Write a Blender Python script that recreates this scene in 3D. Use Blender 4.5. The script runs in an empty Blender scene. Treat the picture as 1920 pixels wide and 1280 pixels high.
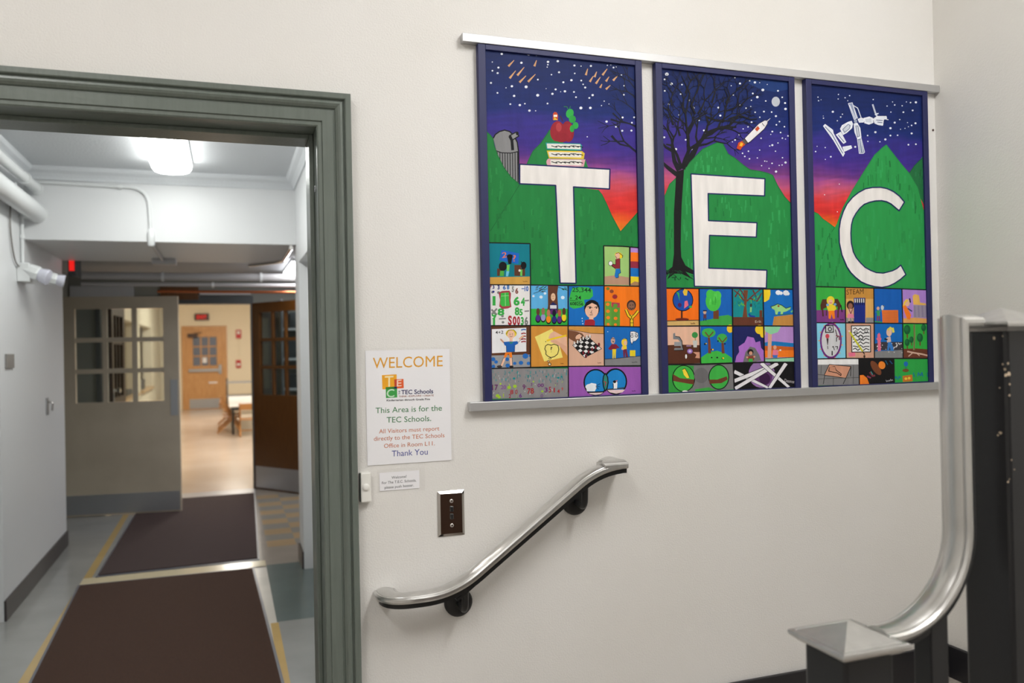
import bpy, bmesh, math, random
from mathutils import Vector, Matrix
random.seed(7)
C = bpy.context.scene.collection
scene = bpy.context.scene
PI = math.pi

# ---------------------------------------------------------------- camera
CAM = Vector((0.0, -2.0, 1.6))
YAW, PITCH, ROLL, FPX = 0.336654, 0.005638, -0.020202, 1538.13     # focal length in pixels of a 1920 px frame
_F = Vector((math.sin(YAW)*math.cos(PITCH), math.cos(YAW)*math.cos(PITCH), math.sin(PITCH)))
_R0 = Vector((math.cos(YAW), -math.sin(YAW), 0)); _U0 = _R0.cross(_F)
_R = _R0*math.cos(ROLL) + _U0*math.sin(ROLL); _U = -_R0*math.sin(ROLL) + _U0*math.cos(ROLL)
cd = bpy.data.cameras.new('camera'); cam = bpy.data.objects.new('camera', cd); C.objects.link(cam)
cam.matrix_world = Matrix(((_R.x, _U.x, -_F.x, CAM.x), (_R.y, _U.y, -_F.y, CAM.y), (_R.z, _U.z, -_F.z, CAM.z), (0, 0, 0, 1)))
cd.sensor_width = 36; cd.lens = FPX*36/1920; cd.clip_start = .05; cd.clip_end = 100
cd.dof.use_dof = True; cd.dof.focus_distance = 2.25; cd.dof.aperture_fstop = 3.0
scene.camera = cam

def on_wall(x, y, Y=0.0):
    """the point of the plane y = Y that shows at photo pixel (x, y)"""
    d = _F + _R*((x-960)/FPX) + _U*((640-y)/FPX)
    return CAM + d*((Y-CAM.y)/d.y)

# ---------------------------------------------------------------- world, exposure
w = bpy.data.worlds.new('world'); scene.world = w; w.use_nodes = True
w.node_tree.nodes['Background'].inputs[0].default_value = (.02, .02, .022, 1)
scene.view_settings.view_transform = 'Standard'; scene.view_settings.look = 'None'
scene.view_settings.exposure = 0.78; scene.view_settings.gamma = 1; scene.view_settings.use_curve_mapping = False

# strengths of the lamps, the added corridor fixture among them (each lamp's own emitter is built in its builder)
P_HALL, P_HALL2, P_CORR, P_CROSS, P_ROOM = 19.0, 13.5, 10.0, 11.0, 26.0

# ---------------------------------------------------------------- materials
def lin(c):
    return tuple(((v/255)/12.92 if v/255 <= .04045 else ((v/255+.055)/1.055)**2.4) for v in c[:3])
def mat(name, col, rough=.5, metal=0.0, bump=None, var=None, spec=.5, coat=0.0):
    m = bpy.data.materials.new(name); m.use_nodes = True
    nt = m.node_tree; b = nt.nodes['Principled BSDF']; L = nt.links
    b.inputs['Base Color'].default_value = (*lin(col), 1)
    b.inputs['Roughness'].default_value = rough; b.inputs['Metallic'].default_value = metal
    b.inputs['Specular IOR Level'].default_value = spec
    if coat: b.inputs['Coat Weight'].default_value = coat; b.inputs['Coat Roughness'].default_value = .15
    tc = nt.nodes.new('ShaderNodeTexCoord')
    if var:                                             # (scale, col2, stretch)
        n = nt.nodes.new('ShaderNodeTexNoise'); n.inputs['Scale'].default_value = var[0]; n.inputs['Detail'].default_value = 5
        mp = nt.nodes.new('ShaderNodeMapping'); mp.inputs['Scale'].default_value = var[2] if len(var) > 2 else (1, 1, 1)
        L.new(tc.outputs['Object'], mp.inputs[0]); L.new(mp.outputs[0], n.inputs['Vector'])
        r = nt.nodes.new('ShaderNodeValToRGB'); r.color_ramp.elements[0].position = .35; r.color_ramp.elements[1].position = .65
        r.color_ramp.elements[0].color = (*lin(var[1]), 1); r.color_ramp.elements[1].color = (*lin(col), 1)
        L.new(n.outputs['Fac'], r.inputs[0]); L.new(r.outputs[0], b.inputs['Base Color'])
    if bump:                                            # (scale, strength, distance)
        n = nt.nodes.new('ShaderNodeTexNoise'); n.inputs['Scale'].default_value = bump[0]; n.inputs['Detail'].default_value = 3
        L.new(tc.outputs['Object'], n.inputs['Vector'])
        bp = nt.nodes.new('ShaderNodeBump'); bp.inputs['Strength'].default_value = bump[1]; bp.inputs['Distance'].default_value = bump[2]
        L.new(n.outputs['Fac'], bp.inputs['Height']); L.new(bp.outputs[0], b.inputs['Normal'])
    return m
def emit(name, col, s):
    m = bpy.data.materials.new(name); m.use_nodes = True; nt = m.node_tree
    nt.nodes.remove(nt.nodes['Principled BSDF'])
    e = nt.nodes.new('ShaderNodeEmission'); e.inputs[0].default_value = (*lin(col), 1); e.inputs[1].default_value = s
    nt.links.new(e.outputs[0], nt.nodes['Material Output'].inputs[0]); return m
def paint_mat(name, rough=.45, scale=60, stretch=(1, 1, .15), amp=.16, bump=(220, .25, .001), spec=.5):
    """colour comes from the mesh's own paint attribute, broken up by brush streaks"""
    m = bpy.data.materials.new(name); m.use_nodes = True; nt = m.node_tree; L = nt.links; b = nt.nodes['Principled BSDF']
    a = nt.nodes.new('ShaderNodeAttribute'); a.attribute_name = 'paint'
    tc = nt.nodes.new('ShaderNodeTexCoord'); mp = nt.nodes.new('ShaderNodeMapping'); mp.inputs['Scale'].default_value = stretch
    n = nt.nodes.new('ShaderNodeTexNoise'); n.inputs['Scale'].default_value = scale; n.inputs['Detail'].default_value = 6
    L.new(tc.outputs['Object'], mp.inputs[0]); L.new(mp.outputs[0], n.inputs['Vector'])
    mr = nt.nodes.new('ShaderNodeMapRange'); mr.inputs['From Min'].default_value = .3; mr.inputs['From Max'].default_value = .7
    mr.inputs['To Min'].default_value = 1-amp; mr.inputs['To Max'].default_value = 1+amp
    L.new(n.outputs['Fac'], mr.inputs['Value'])
    mx = nt.nodes.new('ShaderNodeVectorMath'); mx.operation = 'SCALE'
    L.new(a.outputs['Color'], mx.inputs[0]); L.new(mr.outputs[0], mx.inputs['Scale'])
    L.new(mx.outputs[0], b.inputs['Base Color'])
    b.inputs['Roughness'].default_value = rough; b.inputs['Specular IOR Level'].default_value = spec
    if bump:
        n2 = nt.nodes.new('ShaderNodeTexNoise'); n2.inputs['Scale'].default_value = bump[0]
        L.new(tc.outputs['Object'], n2.inputs['Vector'])
        bp = nt.nodes.new('ShaderNodeBump'); bp.inputs['Strength'].default_value = bump[1]; bp.inputs['Distance'].default_value = bump[2]
        L.new(n2.outputs['Fac'], bp.inputs['Height']); L.new(bp.outputs[0], b.inputs['Normal'])
    return m
def glass_mat(name, tint=(235, 240, 240), refl=.08):
    m = bpy.data.materials.new(name); m.use_nodes = True; nt = m.node_tree; L = nt.links
    nt.nodes.remove(nt.nodes['Principled BSDF'])
    t = nt.nodes.new('ShaderNodeBsdfTransparent'); t.inputs[0].default_value = (*lin(tint), 1)
    g = nt.nodes.new('ShaderNodeBsdfGlossy'); g.inputs['Roughness'].default_value = .03
    mx = nt.nodes.new('ShaderNodeMixShader'); mx.inputs[0].default_value = refl
    L.new(t.outputs[0], mx.inputs[1]); L.new(g.outputs[0], mx.inputs[2]); L.new(mx.outputs[0], nt.nodes['Material Output'].inputs[0])
    return m
M = {}
M['wall'] = mat('white_plaster', (228, 226, 223), .55, bump=(230, .3, .003), var=(1.3, (223, 220, 215)))
M['wall_r'] = mat('white_plaster_side', (222, 220, 215), .55, bump=(170, .3, .004), var=(1.3, (216, 213, 207)))
M['wall_c'] = mat('corridor_paint', (224, 225, 226), .45, bump=(90, .1, .003))
M['ceil_c'] = mat('corridor_ceiling_paint', (214, 217, 220), .7, bump=(60, .35, .006))
M['ceil_x'] = mat('grey_soffit_paint', (174, 177, 181), .7)
M['ceil'] = mat('ceiling_paint', (230, 228, 224), .7)
M['green'] = mat('grey_green_gloss', (106, 114, 107), .3, bump=(120, .12, .002), var=(30, (99, 107, 100), (4, 4, .3)))
M['black_base'] = mat('black_rubber_base', (34, 33, 36), .35)
M['dark_base'] = mat('dark_rubber_base', (66, 60, 60), .4)
M['wall_d'] = mat('dimmed_wall_paint', (128, 128, 120), .6)  # wall colour taken darker to stand for the dim light in the crossing
M['alu'] = mat('brushed_aluminium', (205, 205, 205), .28, 1.0, bump=(300, .06, .001))
M['alu_rail'] = mat('satin_aluminium', (198, 198, 199), .5, 1.0)
M['alu_worn'] = mat('worn_aluminium', (214, 213, 211), .29, 1.0, bump=(240, .06, .001), var=(40, (204, 203, 201), (1, 1, .2)))
M['chrome'] = mat('chrome', (200, 196, 192), .08, 1.0)
M['steel'] = mat('steel_plate', (172, 174, 178), .38, .7)
M['black'] = mat('black_gloss_paint', (31, 31, 33), .34)
M['black_soft'] = mat('black_cast_iron', (20, 20, 21), .38)
M['navy'] = mat('navy_frame_paint', (26, 31, 84), .5, bump=(160, .2, .001))
M['paper'] = mat('white_paper', (238, 237, 240), .35)
M['film'] = glass_mat('clear_film', (255, 255, 255), .02)
M['glass'] = glass_mat('window_glass')
M['dkglass'] = mat('dim_window_glass', (112, 120, 136), .25)
M['white_pl'] = mat('white_plastic', (232, 230, 224), .35)
M['grey_pl'] = mat('grey_plastic', (140, 136, 132), .4)
M['white_en'] = mat('white_enamel', (226, 228, 228), .35)
M['pipe_w'] = mat('painted_pipe', (222, 224, 224), .4)
M['pipe_g'] = mat('grey_pipe_paint', (186, 184, 184), .4)
M['copper'] = mat('copper', (190, 110, 70), .3, 1.0)
M['beige'] = mat('beige_door_paint', (198, 187, 168), .4, var=(3, (188, 177, 158)))
M['brown'] = mat('dark_oak', (98, 60, 20), .35, var=(14, (84, 48, 14), (6, 6, .4)))
M['brown_d'] = mat('dark_brown_wood', (78, 52, 38), .4, var=(14, (66, 44, 32), (6, 6, .4)))
M['oak'] = mat('orange_oak', (206, 158, 104), .4, var=(10, (194, 142, 88), (5, 5, .4)))
M['chairwood'] = mat('beech', (176, 124, 72), .4)
M['cream'] = mat('cream_wall_paint', (238, 226, 200), .6)
M['recess_beige'] = mat('beige_recess_paint', (196, 184, 160), .6)  # greyish-beige interior behind the serving openings
M['sill'] = mat('tan_sill', (206, 170, 124), .4)
M['darkgrey'] = mat('dark_grey_paint', (62, 66, 68), .45)
M['tabletop'] = mat('white_laminate', (240, 240, 238), .25)
M['red'] = mat('red_enamel', (196, 40, 40), .35)
M['mat1'] = mat('brown_carpet_pile', (80, 51, 35), .95, bump=(700, .8, .006), var=(260, (62, 38, 26)))
M['mat2'] = mat('plum_carpet_pile', (80, 62, 60), .95, bump=(700, .8, .006), var=(260, (64, 48, 47)))
M['rubber'] = mat('grey_rubber_edge', (96, 98, 106), .3)
M['terrazzo'] = mat('brown_terrazzo', (176, 168, 158), .3, var=(80, (150, 140, 130)))
M['bulb'] = emit('fluorescent_diffuser_corridor', (253, 255, 251), P_CORR)
M['bulb_h'] = emit('fluorescent_diffuser_hall', (254, 253, 251), P_HALL)
M['bulb_h2'] = emit('fluorescent_diffuser_hall_low', (254, 253, 251), P_HALL2)
M['bulb_x'] = emit('fluorescent_diffuser_crossing', (252, 252, 255), P_CROSS)
M['bulb_r'] = emit('fluorescent_diffuser_room', (255, 249, 238), P_ROOM)
M['exit'] = emit('lit_red_letters', (255, 40, 36), .5)
M['lens'] = mat('lamp_lens', (214, 214, 226), .12)

# ---------------------------------------------------------------- mesh building
ORG = {}
def finish(o, smooth=None, bev=None):
    if smooth is not None:
        o.data.shade_smooth(); o.data.set_sharp_from_angle(angle=math.radians(smooth))
    if bev:
        b = o.modifiers.new('bevel', 'BEVEL'); b.width = bev; b.segments = 2; b.limit_method = 'ANGLE'; b.angle_limit = .6
class MB:
    def __init__(s): s.v = []; s.f = []
    def add(s, vs, fs):
        n = len(s.v); s.v += [tuple(v) for v in vs]; s.f += [tuple(i+n for i in f) for f in fs]; return s
    def box(s, x0, x1, y0, y1, z0, z1):
        return s.add([(x0,y0,z0),(x1,y0,z0),(x1,y1,z0),(x0,y1,z0),(x0,y0,z1),(x1,y0,z1),(x1,y1,z1),(x0,y1,z1)],
                     [(3,2,1,0),(4,5,6,7),(0,1,5,4),(1,2,6,5),(2,3,7,6),(3,0,4,7)])
    def obox(s, c, ax, ay, az, hx, hy, hz):            # oriented box: centre, three unit axes, three half sizes
        c = Vector(c); ax, ay, az = Vector(ax), Vector(ay), Vector(az); vs = []
        for k in (-1, 1):
            for (i, j) in ((-1,-1),(1,-1),(1,1),(-1,1)): vs.append(c + ax*hx*i + ay*hy*j + az*hz*k)
        return s.add(vs, [(3,2,1,0),(4,5,6,7),(0,1,5,4),(1,2,6,5),(2,3,7,6),(3,0,4,7)])
    def bar(s, p0, p1, w, h, up=(0,0,1)):               # rectangular bar between two points
        p0, p1 = Vector(p0), Vector(p1); t = (p1-p0).normalized(); sd = t.cross(Vector(up)).normalized(); n = sd.cross(t)
        return s.obox((p0+p1)/2, t, sd, n, (p1-p0).length/2, w/2, h/2)
    def cyl(s, p0, p1, r0, r1=None, n=20, cap=True):
        p0, p1 = Vector(p0), Vector(p1); r1 = r0 if r1 is None else r1
        t = (p1-p0).normalized(); a = t.orthogonal().normalized(); b = t.cross(a); vs = []
        for (p, r) in ((p0, r0), (p1, r1)):
            for i in range(n):
                q = 2*PI*i/n; vs.append(p + a*math.cos(q)*r + b*math.sin(q)*r)
        fs = [(i, (i+1) % n, n+(i+1) % n, n+i) for i in range(n)]
        if cap: fs += [tuple(range(n-1, -1, -1)), tuple(range(n, 2*n))]
        return s.add(vs, fs)
    def lathe(s, p, axis, prof, n=24):                  # profile of (distance along axis, radius)
        p = Vector(p); t = Vector(axis).normalized(); a = t.orthogonal().normalized(); b = t.cross(a); vs = []
        for (d, r) in prof:
            for i in range(n):
                q = 2*PI*i/n; vs.append(p + t*d + a*math.cos(q)*r + b*math.sin(q)*r)
        fs = []
        for k in range(len(prof)-1):
            for i in range(n): fs.append((k*n+i, k*n+(i+1) % n, (k+1)*n+(i+1) % n, (k+1)*n+i))
        fs += [tuple(range(n-1, -1, -1)), tuple((len(prof)-1)*n+i for i in range(n))]
        return s.add(vs, fs)
    def sweep(s, prof, path, side=None, cap=True):
        """closed profile of (u sideways, v upwards) carried along a path of points"""
        path = [Vector(p) for p in path]; n = len(prof); vs = []; last = None
        for i, p in enumerate(path):
            t = (path[min(i+1, len(path)-1)] - path[max(i-1, 0)]).normalized()
            if side is not None: S = Vector(side)
            else:
                S = t.cross(Vector((0, 0, 1)))
                S = last.copy() if S.length < .05 else S.normalized()
            S = (S - t*S.dot(t)).normalized(); last = S
            N = S.cross(t)
            for (u, v) in prof: vs.append(p + S*u + N*v)
        fs = []
        for k in range(len(path)-1):
            for i in range(n): fs.append((k*n+i, k*n+(i+1) % n, (k+1)*n+(i+1) % n, (k+1)*n+i))
        if cap: fs += [tuple(range(n-1, -1, -1)), tuple((len(path)-1)*n+i for i in range(n))]
        return s.add(vs, fs)
    def tube(s, path, r, n=12, cap=True):
        pr = [(math.cos(2*PI*i/n)*r, math.sin(2*PI*i/n)*r) for i in range(n)]
        path = [Vector(p) for p in path]; vs = []; a = None
        for i, p in enumerate(path):
            t = (path[min(i+1, len(path)-1)] - path[max(i-1, 0)]).normalized()
            a = t.orthogonal().normalized() if a is None else (a - t*a.dot(t)).normalized()
            b = t.cross(a)
            for (u, v) in pr: vs.append(p + a*u + b*v)
        fs = []
        for k in range(len(path)-1):
            for i in range(n): fs.append((k*n+i, k*n+(i+1) % n, (k+1)*n+(i+1) % n, (k+1)*n+i))
        if cap: fs += [tuple(range(n-1, -1, -1)), tuple((len(path)-1)*n+i for i in range(n))]
        return s.add(vs, fs)
    def ball(s, c, rx, ry, rz, n=14, m=8):
        vs = []; c = Vector(c)
        for k in range(m+1):
            th = PI*k/m
            for i in range(n):
                q = 2*PI*i/n; vs.append(c + Vector((rx*math.sin(th)*math.cos(q), ry*math.sin(th)*math.sin(q), rz*math.cos(th))))
        return s.add(vs, [(k*n+i, (k+1)*n+i, (k+1)*n+(i+1) % n, k*n+(i+1) % n) for k in range(m) for i in range(n)])
    def build(s, name, m, parent=None, smooth=None, bev=None, weld=False):
        me = bpy.data.meshes.new(name); off = ORG.get(parent.name, Vector((0, 0, 0))) if parent else Vector((0, 0, 0))
        me.from_pydata([tuple(Vector(v)-off) for v in s.v], [], s.f)
        bm = bmesh.new(); bm.from_mesh(me)
        if weld: bmesh.ops.remove_doubles(bm, verts=bm.verts, dist=1e-6)
        bmesh.ops.recalc_face_normals(bm, faces=bm.faces); bm.to_mesh(me); bm.free()
        o = bpy.data.objects.new(name, me); C.objects.link(o); me.materials.append(m)
        if parent: o.parent = parent; ORG[o.name] = off
        finish(o, smooth, bev); return o
def tag(o, label=None, cat=None, group=None, kind=None):
    for k, v in (('label', label), ('category', cat), ('group', group), ('kind', kind)):
        if v: o[k] = v
    return o
def thing(name, loc, label, cat, group=None):
    o = bpy.data.objects.new(name, None); C.objects.link(o); o.location = loc; ORG[o.name] = Vector(loc)
    o.empty_display_size = .05
    return tag(o, label, cat, group)
def copy_tree(o, parent=None):
    c = o.copy(); C.objects.link(c)
    if parent: c.parent = parent
    for ch in [q for q in bpy.data.objects if q.parent == o]: copy_tree(ch, c)
    return c
def arc(cx, cz, r, a0, a1, y, n=10):
    return [(cx + r*math.cos(a0+(a1-a0)*i/n), y, cz + r*math.sin(a0+(a1-a0)*i/n)) for i in range(n+1)]

# ---------------------------------------------------------------- flat paint and lettering, laid down in thin coats
_tc = {}
def glyphs(txt, weight=0.0):
    key = (txt, weight)
    if key not in _tc:
        cu = bpy.data.curves.new('t', 'FONT'); cu.body = txt; cu.size = 1; cu.offset = weight; cu.resolution_u = 3
        o = bpy.data.objects.new('t', cu); C.objects.link(o)
        me = bpy.data.meshes.new_from_object(o.evaluated_get(bpy.context.evaluated_depsgraph_get()))
        vs = [(v.co.x, v.co.y) for v in me.vertices]; fs = [tuple(p.vertices) for p in me.polygons]
        bpy.data.objects.remove(o); bpy.data.curves.remove(cu); bpy.data.meshes.remove(me)
        xs = [v[0] for v in vs]; ys = [v[1] for v in vs]
        _tc[key] = (vs, fs, (min(xs), max(xs), min(ys), max(ys)))
    return _tc[key]
CAPH = None
class Painter:
    """flat shapes on a wall plane; coordinates are read off a close-up of the photo and carried onto the wall.
    every shape lies one thin coat above whatever it overlaps"""
    def __init__(s, Y, x0=-1e9, x1=1e9, z0=-1e9, z1=1e9, step=3e-5):
        s.Y = Y; s.v = []; s.f = []; s.c = []; s.step = step; s.o = (0, 0); s.s = 1; s.k = 0; s.x0 = x0; s.x1 = x1; s.z0 = z0; s.z1 = z1; s.lay = []
    def view(s, ox, oy, sc, k=None): s.o = (ox, oy); s.s = sc; return s
    def pt(s, p):
        q = on_wall(s.o[0]+p[0]*s.s, s.o[1]+p[1]*s.s, s.Y); return (min(max(q.x, s.x0), s.x1), min(max(q.z, s.z0), s.z1))
    def face(s, pts, col):
        n = len(s.v); s.v += pts; s.f.append(tuple(range(n, n+len(pts)))); s.c.append(col)
    def commit(s, faces, col):
        xs = [p[0] for f in faces for p in f]; zs = [p[1] for f in faces for p in f]
        bb = (min(xs), max(xs), min(zs), max(zs)); k = 1
        if min(bb[1]-bb[0], bb[3]-bb[2]) < 1e-6: return s
        for (q, kk) in s.lay:
            if kk >= k and q[0] < bb[1] and q[1] > bb[0] and q[2] < bb[3] and q[3] > bb[2]: k = kk+1
        s.lay.append((bb, k)); y = s.Y - k*s.step
        for j, f in enumerate(faces):                   # pieces of one stroke never share a plane
            s.face([(p[0], y - (j % 4)*.22*s.step, p[1]) for p in f], col)
        s.top = max(getattr(s, 'top', 0), k)
        return s
    def poly(s, pts, col): return s.commit([[s.pt(p) for p in pts]], col)
    def rect(s, x0, y0, x1, y1, col): return s.poly([(x0, y0), (x1, y0), (x1, y1), (x0, y1)], col)
    def ell(s, cx, cy, rx, ry, col, rot=0, n=20):
        c, q = math.cos(rot), math.sin(rot)
        return s.poly([(cx + rx*math.cos(2*PI*i/n)*c - ry*math.sin(2*PI*i/n)*q, cy + rx*math.cos(2*PI*i/n)*q + ry*math.sin(2*PI*i/n)*c) for i in range(n)], col)
    def ring(s, cx, cy, rx, ry, w, col, n=28):
        return s.line([(cx+rx*math.cos(2*PI*i/n), cy+ry*math.sin(2*PI*i/n)) for i in range(n+1)], w, col)
    def line(s, pts, w, col, w1=None, close=False):
        pts = list(pts) + ([pts[0]] if close else []); w1 = w if w1 is None else w1; n = len(pts)-1; fs = []
        for i in range(n):
            (ax, ay), (bx, by) = pts[i], pts[i+1]; L = math.hypot(bx-ax, by-ay) or 1e-6
            nx, ny = -(by-ay)/L, (bx-ax)/L; a = (w+(w1-w)*i/n)/2; b = (w+(w1-w)*(i+1)/n)/2
            fs.append([s.pt(q) for q in ((ax+nx*a, ay+ny*a), (bx+nx*b, by+ny*b), (bx-nx*b, by-ny*b), (ax-nx*a, ay-ny*a))])
            if i < n-1 or close: fs.append([s.pt((bx+b*math.cos(q*PI/4), by+b*math.sin(q*PI/4))) for q in range(8)])
        return s.commit(fs, col)
    def dots(s, pts, r, col):
        fs = []
        for p in pts:
            rr = p[2] if len(p) > 2 else r
            fs.append([s.pt((p[0]+rr*math.cos(q*PI/4), p[1]+rr*.9*math.sin(q*PI/4))) for q in range(8)])
        return s.commit(fs, col)
    def text(s, txt, x0, y0, x1, y1, h, col, weight=0.0):
        """letters from baseline start (x0,y0) to baseline end (x1,y1), capital height h"""
        vs, fs, bb = glyphs(txt, weight); cap = glyphs('E', weight)[2][3]
        wd = bb[1]-bb[0]; dx, dy = (x1-x0)/wd, (y1-y0)/wd; sh = h/cap
        q = [s.pt((x0+(v[0]-bb[0])*dx, y0+(v[0]-bb[0])*dy - v[1]*sh)) for v in vs]
        return s.commit([[q[i] for i in f] for f in fs], col)
    def scrib(s, x0, y0, x1, y1, h, col):
        """an illegible little signature"""
        n = 9; return s.line([(x0+(x1-x0)*i/n, y0+(y1-y0)*i/n - (h*(.9 if i in (0, 6) else .55) if i % 2 == 0 else 0)) for i in range(n+1)], 3, col)
    def build(s, name, m, parent=None):
        me = bpy.data.meshes.new(name); off = ORG.get(parent.name, Vector((0, 0, 0))) if parent else Vector((0, 0, 0))
        me.from_pydata([tuple(Vector(v)-off) for v in s.v], [], s.f)
        at = me.color_attributes.new('paint', 'FLOAT_COLOR', 'CORNER'); buf = []
        for f, c in zip(s.f, s.c):
            for i in range(len(f)): buf += list(lin(c[i] if isinstance(c, list) else c)) + [1.0]
        at.data.foreach_set('color', buf)
        o = bpy.data.objects.new(name, me); C.objects.link(o); me.materials.append(m)
        if parent: o.parent = parent; ORG[o.name] = off
        return o
M['art'] = paint_mat('acrylic_paint', .5, 60, (1, 1, .15), .07, spec=.18)
M['ink'] = paint_mat('printing_ink', .4, 5, (1, 1, 1), 0.0, None)
M['vinyl'] = paint_mat('vinyl_floor', .2, 2.2, (1, 1, 1), .1, (6, .05, .01))

# ================================================================ THE SETTING
def struct(mb, name, m, bev=None, smooth=None, parent=None):
    o = mb.build(name, m, parent, smooth, bev)
    if not parent: o['kind'] = 'structure'
    return o
XJ0, XJ1, ZH = -1.0, .214, 2.13            # clear opening of the doorway
XL, XR, YB = -1.285, .52, 4.40             # corridor side walls, face of the beam
HX0, HX1, HY0, HZ = -2.6, 2.133, -3.6, 3.45  # the stair hall

# stair hall
b = MB(); b.box(HX0-.2, XJ0-.02, 0, .15, 0, HZ).box(XJ1+.02, HX1+.2, 0, .15, 0, HZ).box(XJ0-.02, XJ1+.02, 0, .15, ZH+.02, HZ)
struct(b, 'wall_front', M['wall'])
struct(MB().box(HX1, HX1+.15, HY0, 0, 0, HZ), 'wall_right', M['wall_r'])
struct(MB().box(HX0-.15, HX0, HY0, 0, 0, HZ), 'wall_left', M['wall'])
struct(MB().box(HX0-.15, HX1+.15, HY0-.15, HY0, 0, HZ), 'wall_back', M['wall'])
struct(MB().box(HX0-.15, HX1+.15, HY0-.15, .15, HZ, HZ+.1), 'ceiling', M['ceil'])
struct(MB().box(HX0-.15, HX1+.15, HY0-.15, .15, -.1, 0), 'floor', M['terrazzo'])
dr = struct(MB().box(.75, 1.75, HY0, HY0+.045, .005, 2.13), 'added_door', M['brown_d'], bev=.004)  # added unseen dark door, there for the chrome switch plate to reflect
MB().box(.66, .75, HY0, HY0+.06, 0, 2.22).box(1.75, 1.84, HY0, HY0+.06, 0, 2.22).box(.75, 1.75, HY0, HY0+.06, 2.13, 2.22).build('door_frame', M['green'], dr, bev=.004)
MB().box(.82, 1.68, HY0+.045, HY0+.085, 1.0, 1.06).build('push_bar', M['steel'], dr, bev=.004)
# the short flight up to the landing, terrazzo treads, and the landing itself
st = MB()
for k in range(3): st.box(.57+.245*k, HX1, -1.1, 0, .179*k, .179*(k+1))
struct(st, 'floor_landing', M['terrazzo'], bev=.006)
ZL = .537
struct(MB().box(1.06, HX1-.012, -.012, 0, ZL, ZL+.1), 'baseboard_front', M['black_base'], bev=.003)
struct(MB().box(HX1-.012, HX1, -1.1, 0, ZL, ZL+.1), 'baseboard_right', M['black_base'], bev=.003)

# doorway casing: a moulded profile carried up the side, over the head and down again
prof = [(0, 0), (0, .016), (.003, .0185), (.011, .0185), (.013, .0225), (.015, .0225), (.038, .0225), (.0395, .0195), (.042, .0195),
        (.044, .024), (.049, .0285), (.054, .031), (.059, .030), (.0615, .026), (.0635, .026), (.065, .033), (.067, .0345), (.078, .0345), (.0795, .032), (.0795, 0)]
b = MB(); n = len(prof); vs = []
for (d, h) in prof:
    vs += [(XJ1+d, -h, 0), (XJ1+d, -h, ZH+d), (XJ0-d, -h, ZH+d), (XJ0-d, -h, 0)]
fs = [(i*4+k, i*4+k+1, (i+1)*4+k+1, (i+1)*4+k) for i in range(n-1) for k in range(3)]
b.add(vs, fs)
casing = tag(struct(b, 'trim_1', M['green']), 'grey-green moulded door casing around the open doorway', 'door casing')
b = MB().box(XJ1, XJ1+.02, -.001, .151, 0, ZH+.02).box(XJ0-.02, XJ0, -.001, .151, 0, ZH+.02).box(XJ0, XJ1, -.001, .151, ZH, ZH+.02)
b.box(XJ1-.011, XJ1, .06, .151, 0, ZH).box(XJ0, XJ0+.011, .06, .151, 0, ZH).box(XJ0+.011, XJ1-.011, .06, .151, ZH-.011, ZH)
b.build('door_jamb', M['green'], casing, bev=.002)
MB().lathe((XJ1, .03, 1.99), (-1, 0, 0), [(-.004, .008), (.0015, .008), (.003, .006), (.003, .003), (.001, .0025)], 14).build('screw', M['steel'], casing, 40)

# corridor beyond the doorway
struct(MB().box(XL-.15, XL, 3.70, 5.78, 0, 2.9), 'wall_corridor_left', M['wall_c'])
struct(MB().box(-2.35, -2.2, .15, 3.7, 0, 2.9).box(-2.2, XL-.15, 3.7, 3.85, 0, 2.9), 'wall_alcove_left', M['wall_c'])
b = MB().box(XR+.09, XR+.2, .15, 4.52, 0, 2.9).box(XR, XR+.09, 4.19, 4.52, 0, 2.9).box(XR, XR+.09, .15, 4.19, 2.25, 2.9).box(XR, XR+.09, .15, 3.0, 0, 2.25)
struct(b, 'wall_corridor_right', M['wall_c'])
struct(MB().box(-2.35, XR+.2, .15, YB, 2.9, 3.0), 'ceiling_corridor', M['ceil_c'])
b = MB().box(XL, XR, YB, 5.80, 2.40, 3.0); struct(b, 'ceiling_beam', M['wall_c'])
struct(MB().box(-1.8, 3.4, 5.80, 8.05, 2.46, 2.55).box(XR, 3.4, 4.52, 5.8, 2.46, 2.55), 'ceiling_crossing', M['ceil_x'])
# crown moulding along three sides of the corridor ceiling
cp = [(0, 0), (0, -.088), (.012, -.088), (.018, -.07), (.035, -.045), (.058, -.028), (.066, -.012), (.066, 0)]
b = MB()
for (d, z) in cp: b.v += [(XL+d, .2, 2.9+z), (XL+d, YB-d, 2.9+z), (XR-d, YB-d, 2.9+z), (XR-d, .2, 2.9+z)]
b.f = [(i*4+k, i*4+k+1, (i+1)*4+k+1, (i+1)*4+k) for i in range(len(cp)-1) for k in range(3)]
struct(b, 'trim_2', M['ceil_c'])
struct(MB().box(XL, XL+.014, 3.70, 5.78, 0, .125), 'baseboard_corridor_left', M['dark_base'], bev=.004)
b = MB().box(XR-.014, XR, 4.19, 4.52, 0, .125).box(XR-.014, XR+.09, 4.52, 4.534, 0, .125).box(XR+.075, XR+.09, 3.7, 4.19, 0, .125)
struct(b, 'baseboard_corridor_right', M['dark_base'], bev=.004)
# white and green door standing closed in the right-hand recess, seen edge on
d = struct(MB().box(XR+.045, XR+.09, 3.02, 3.74, 0.01, 2.2), 'door_4', M['green'], bev=.003)
for z in (1.70, .95): MB().box(XR+.03, XR+.05, 3.70, 3.755, z-.11, z+.11).build('hinge', M['steel'], d, bev=.003)

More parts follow.
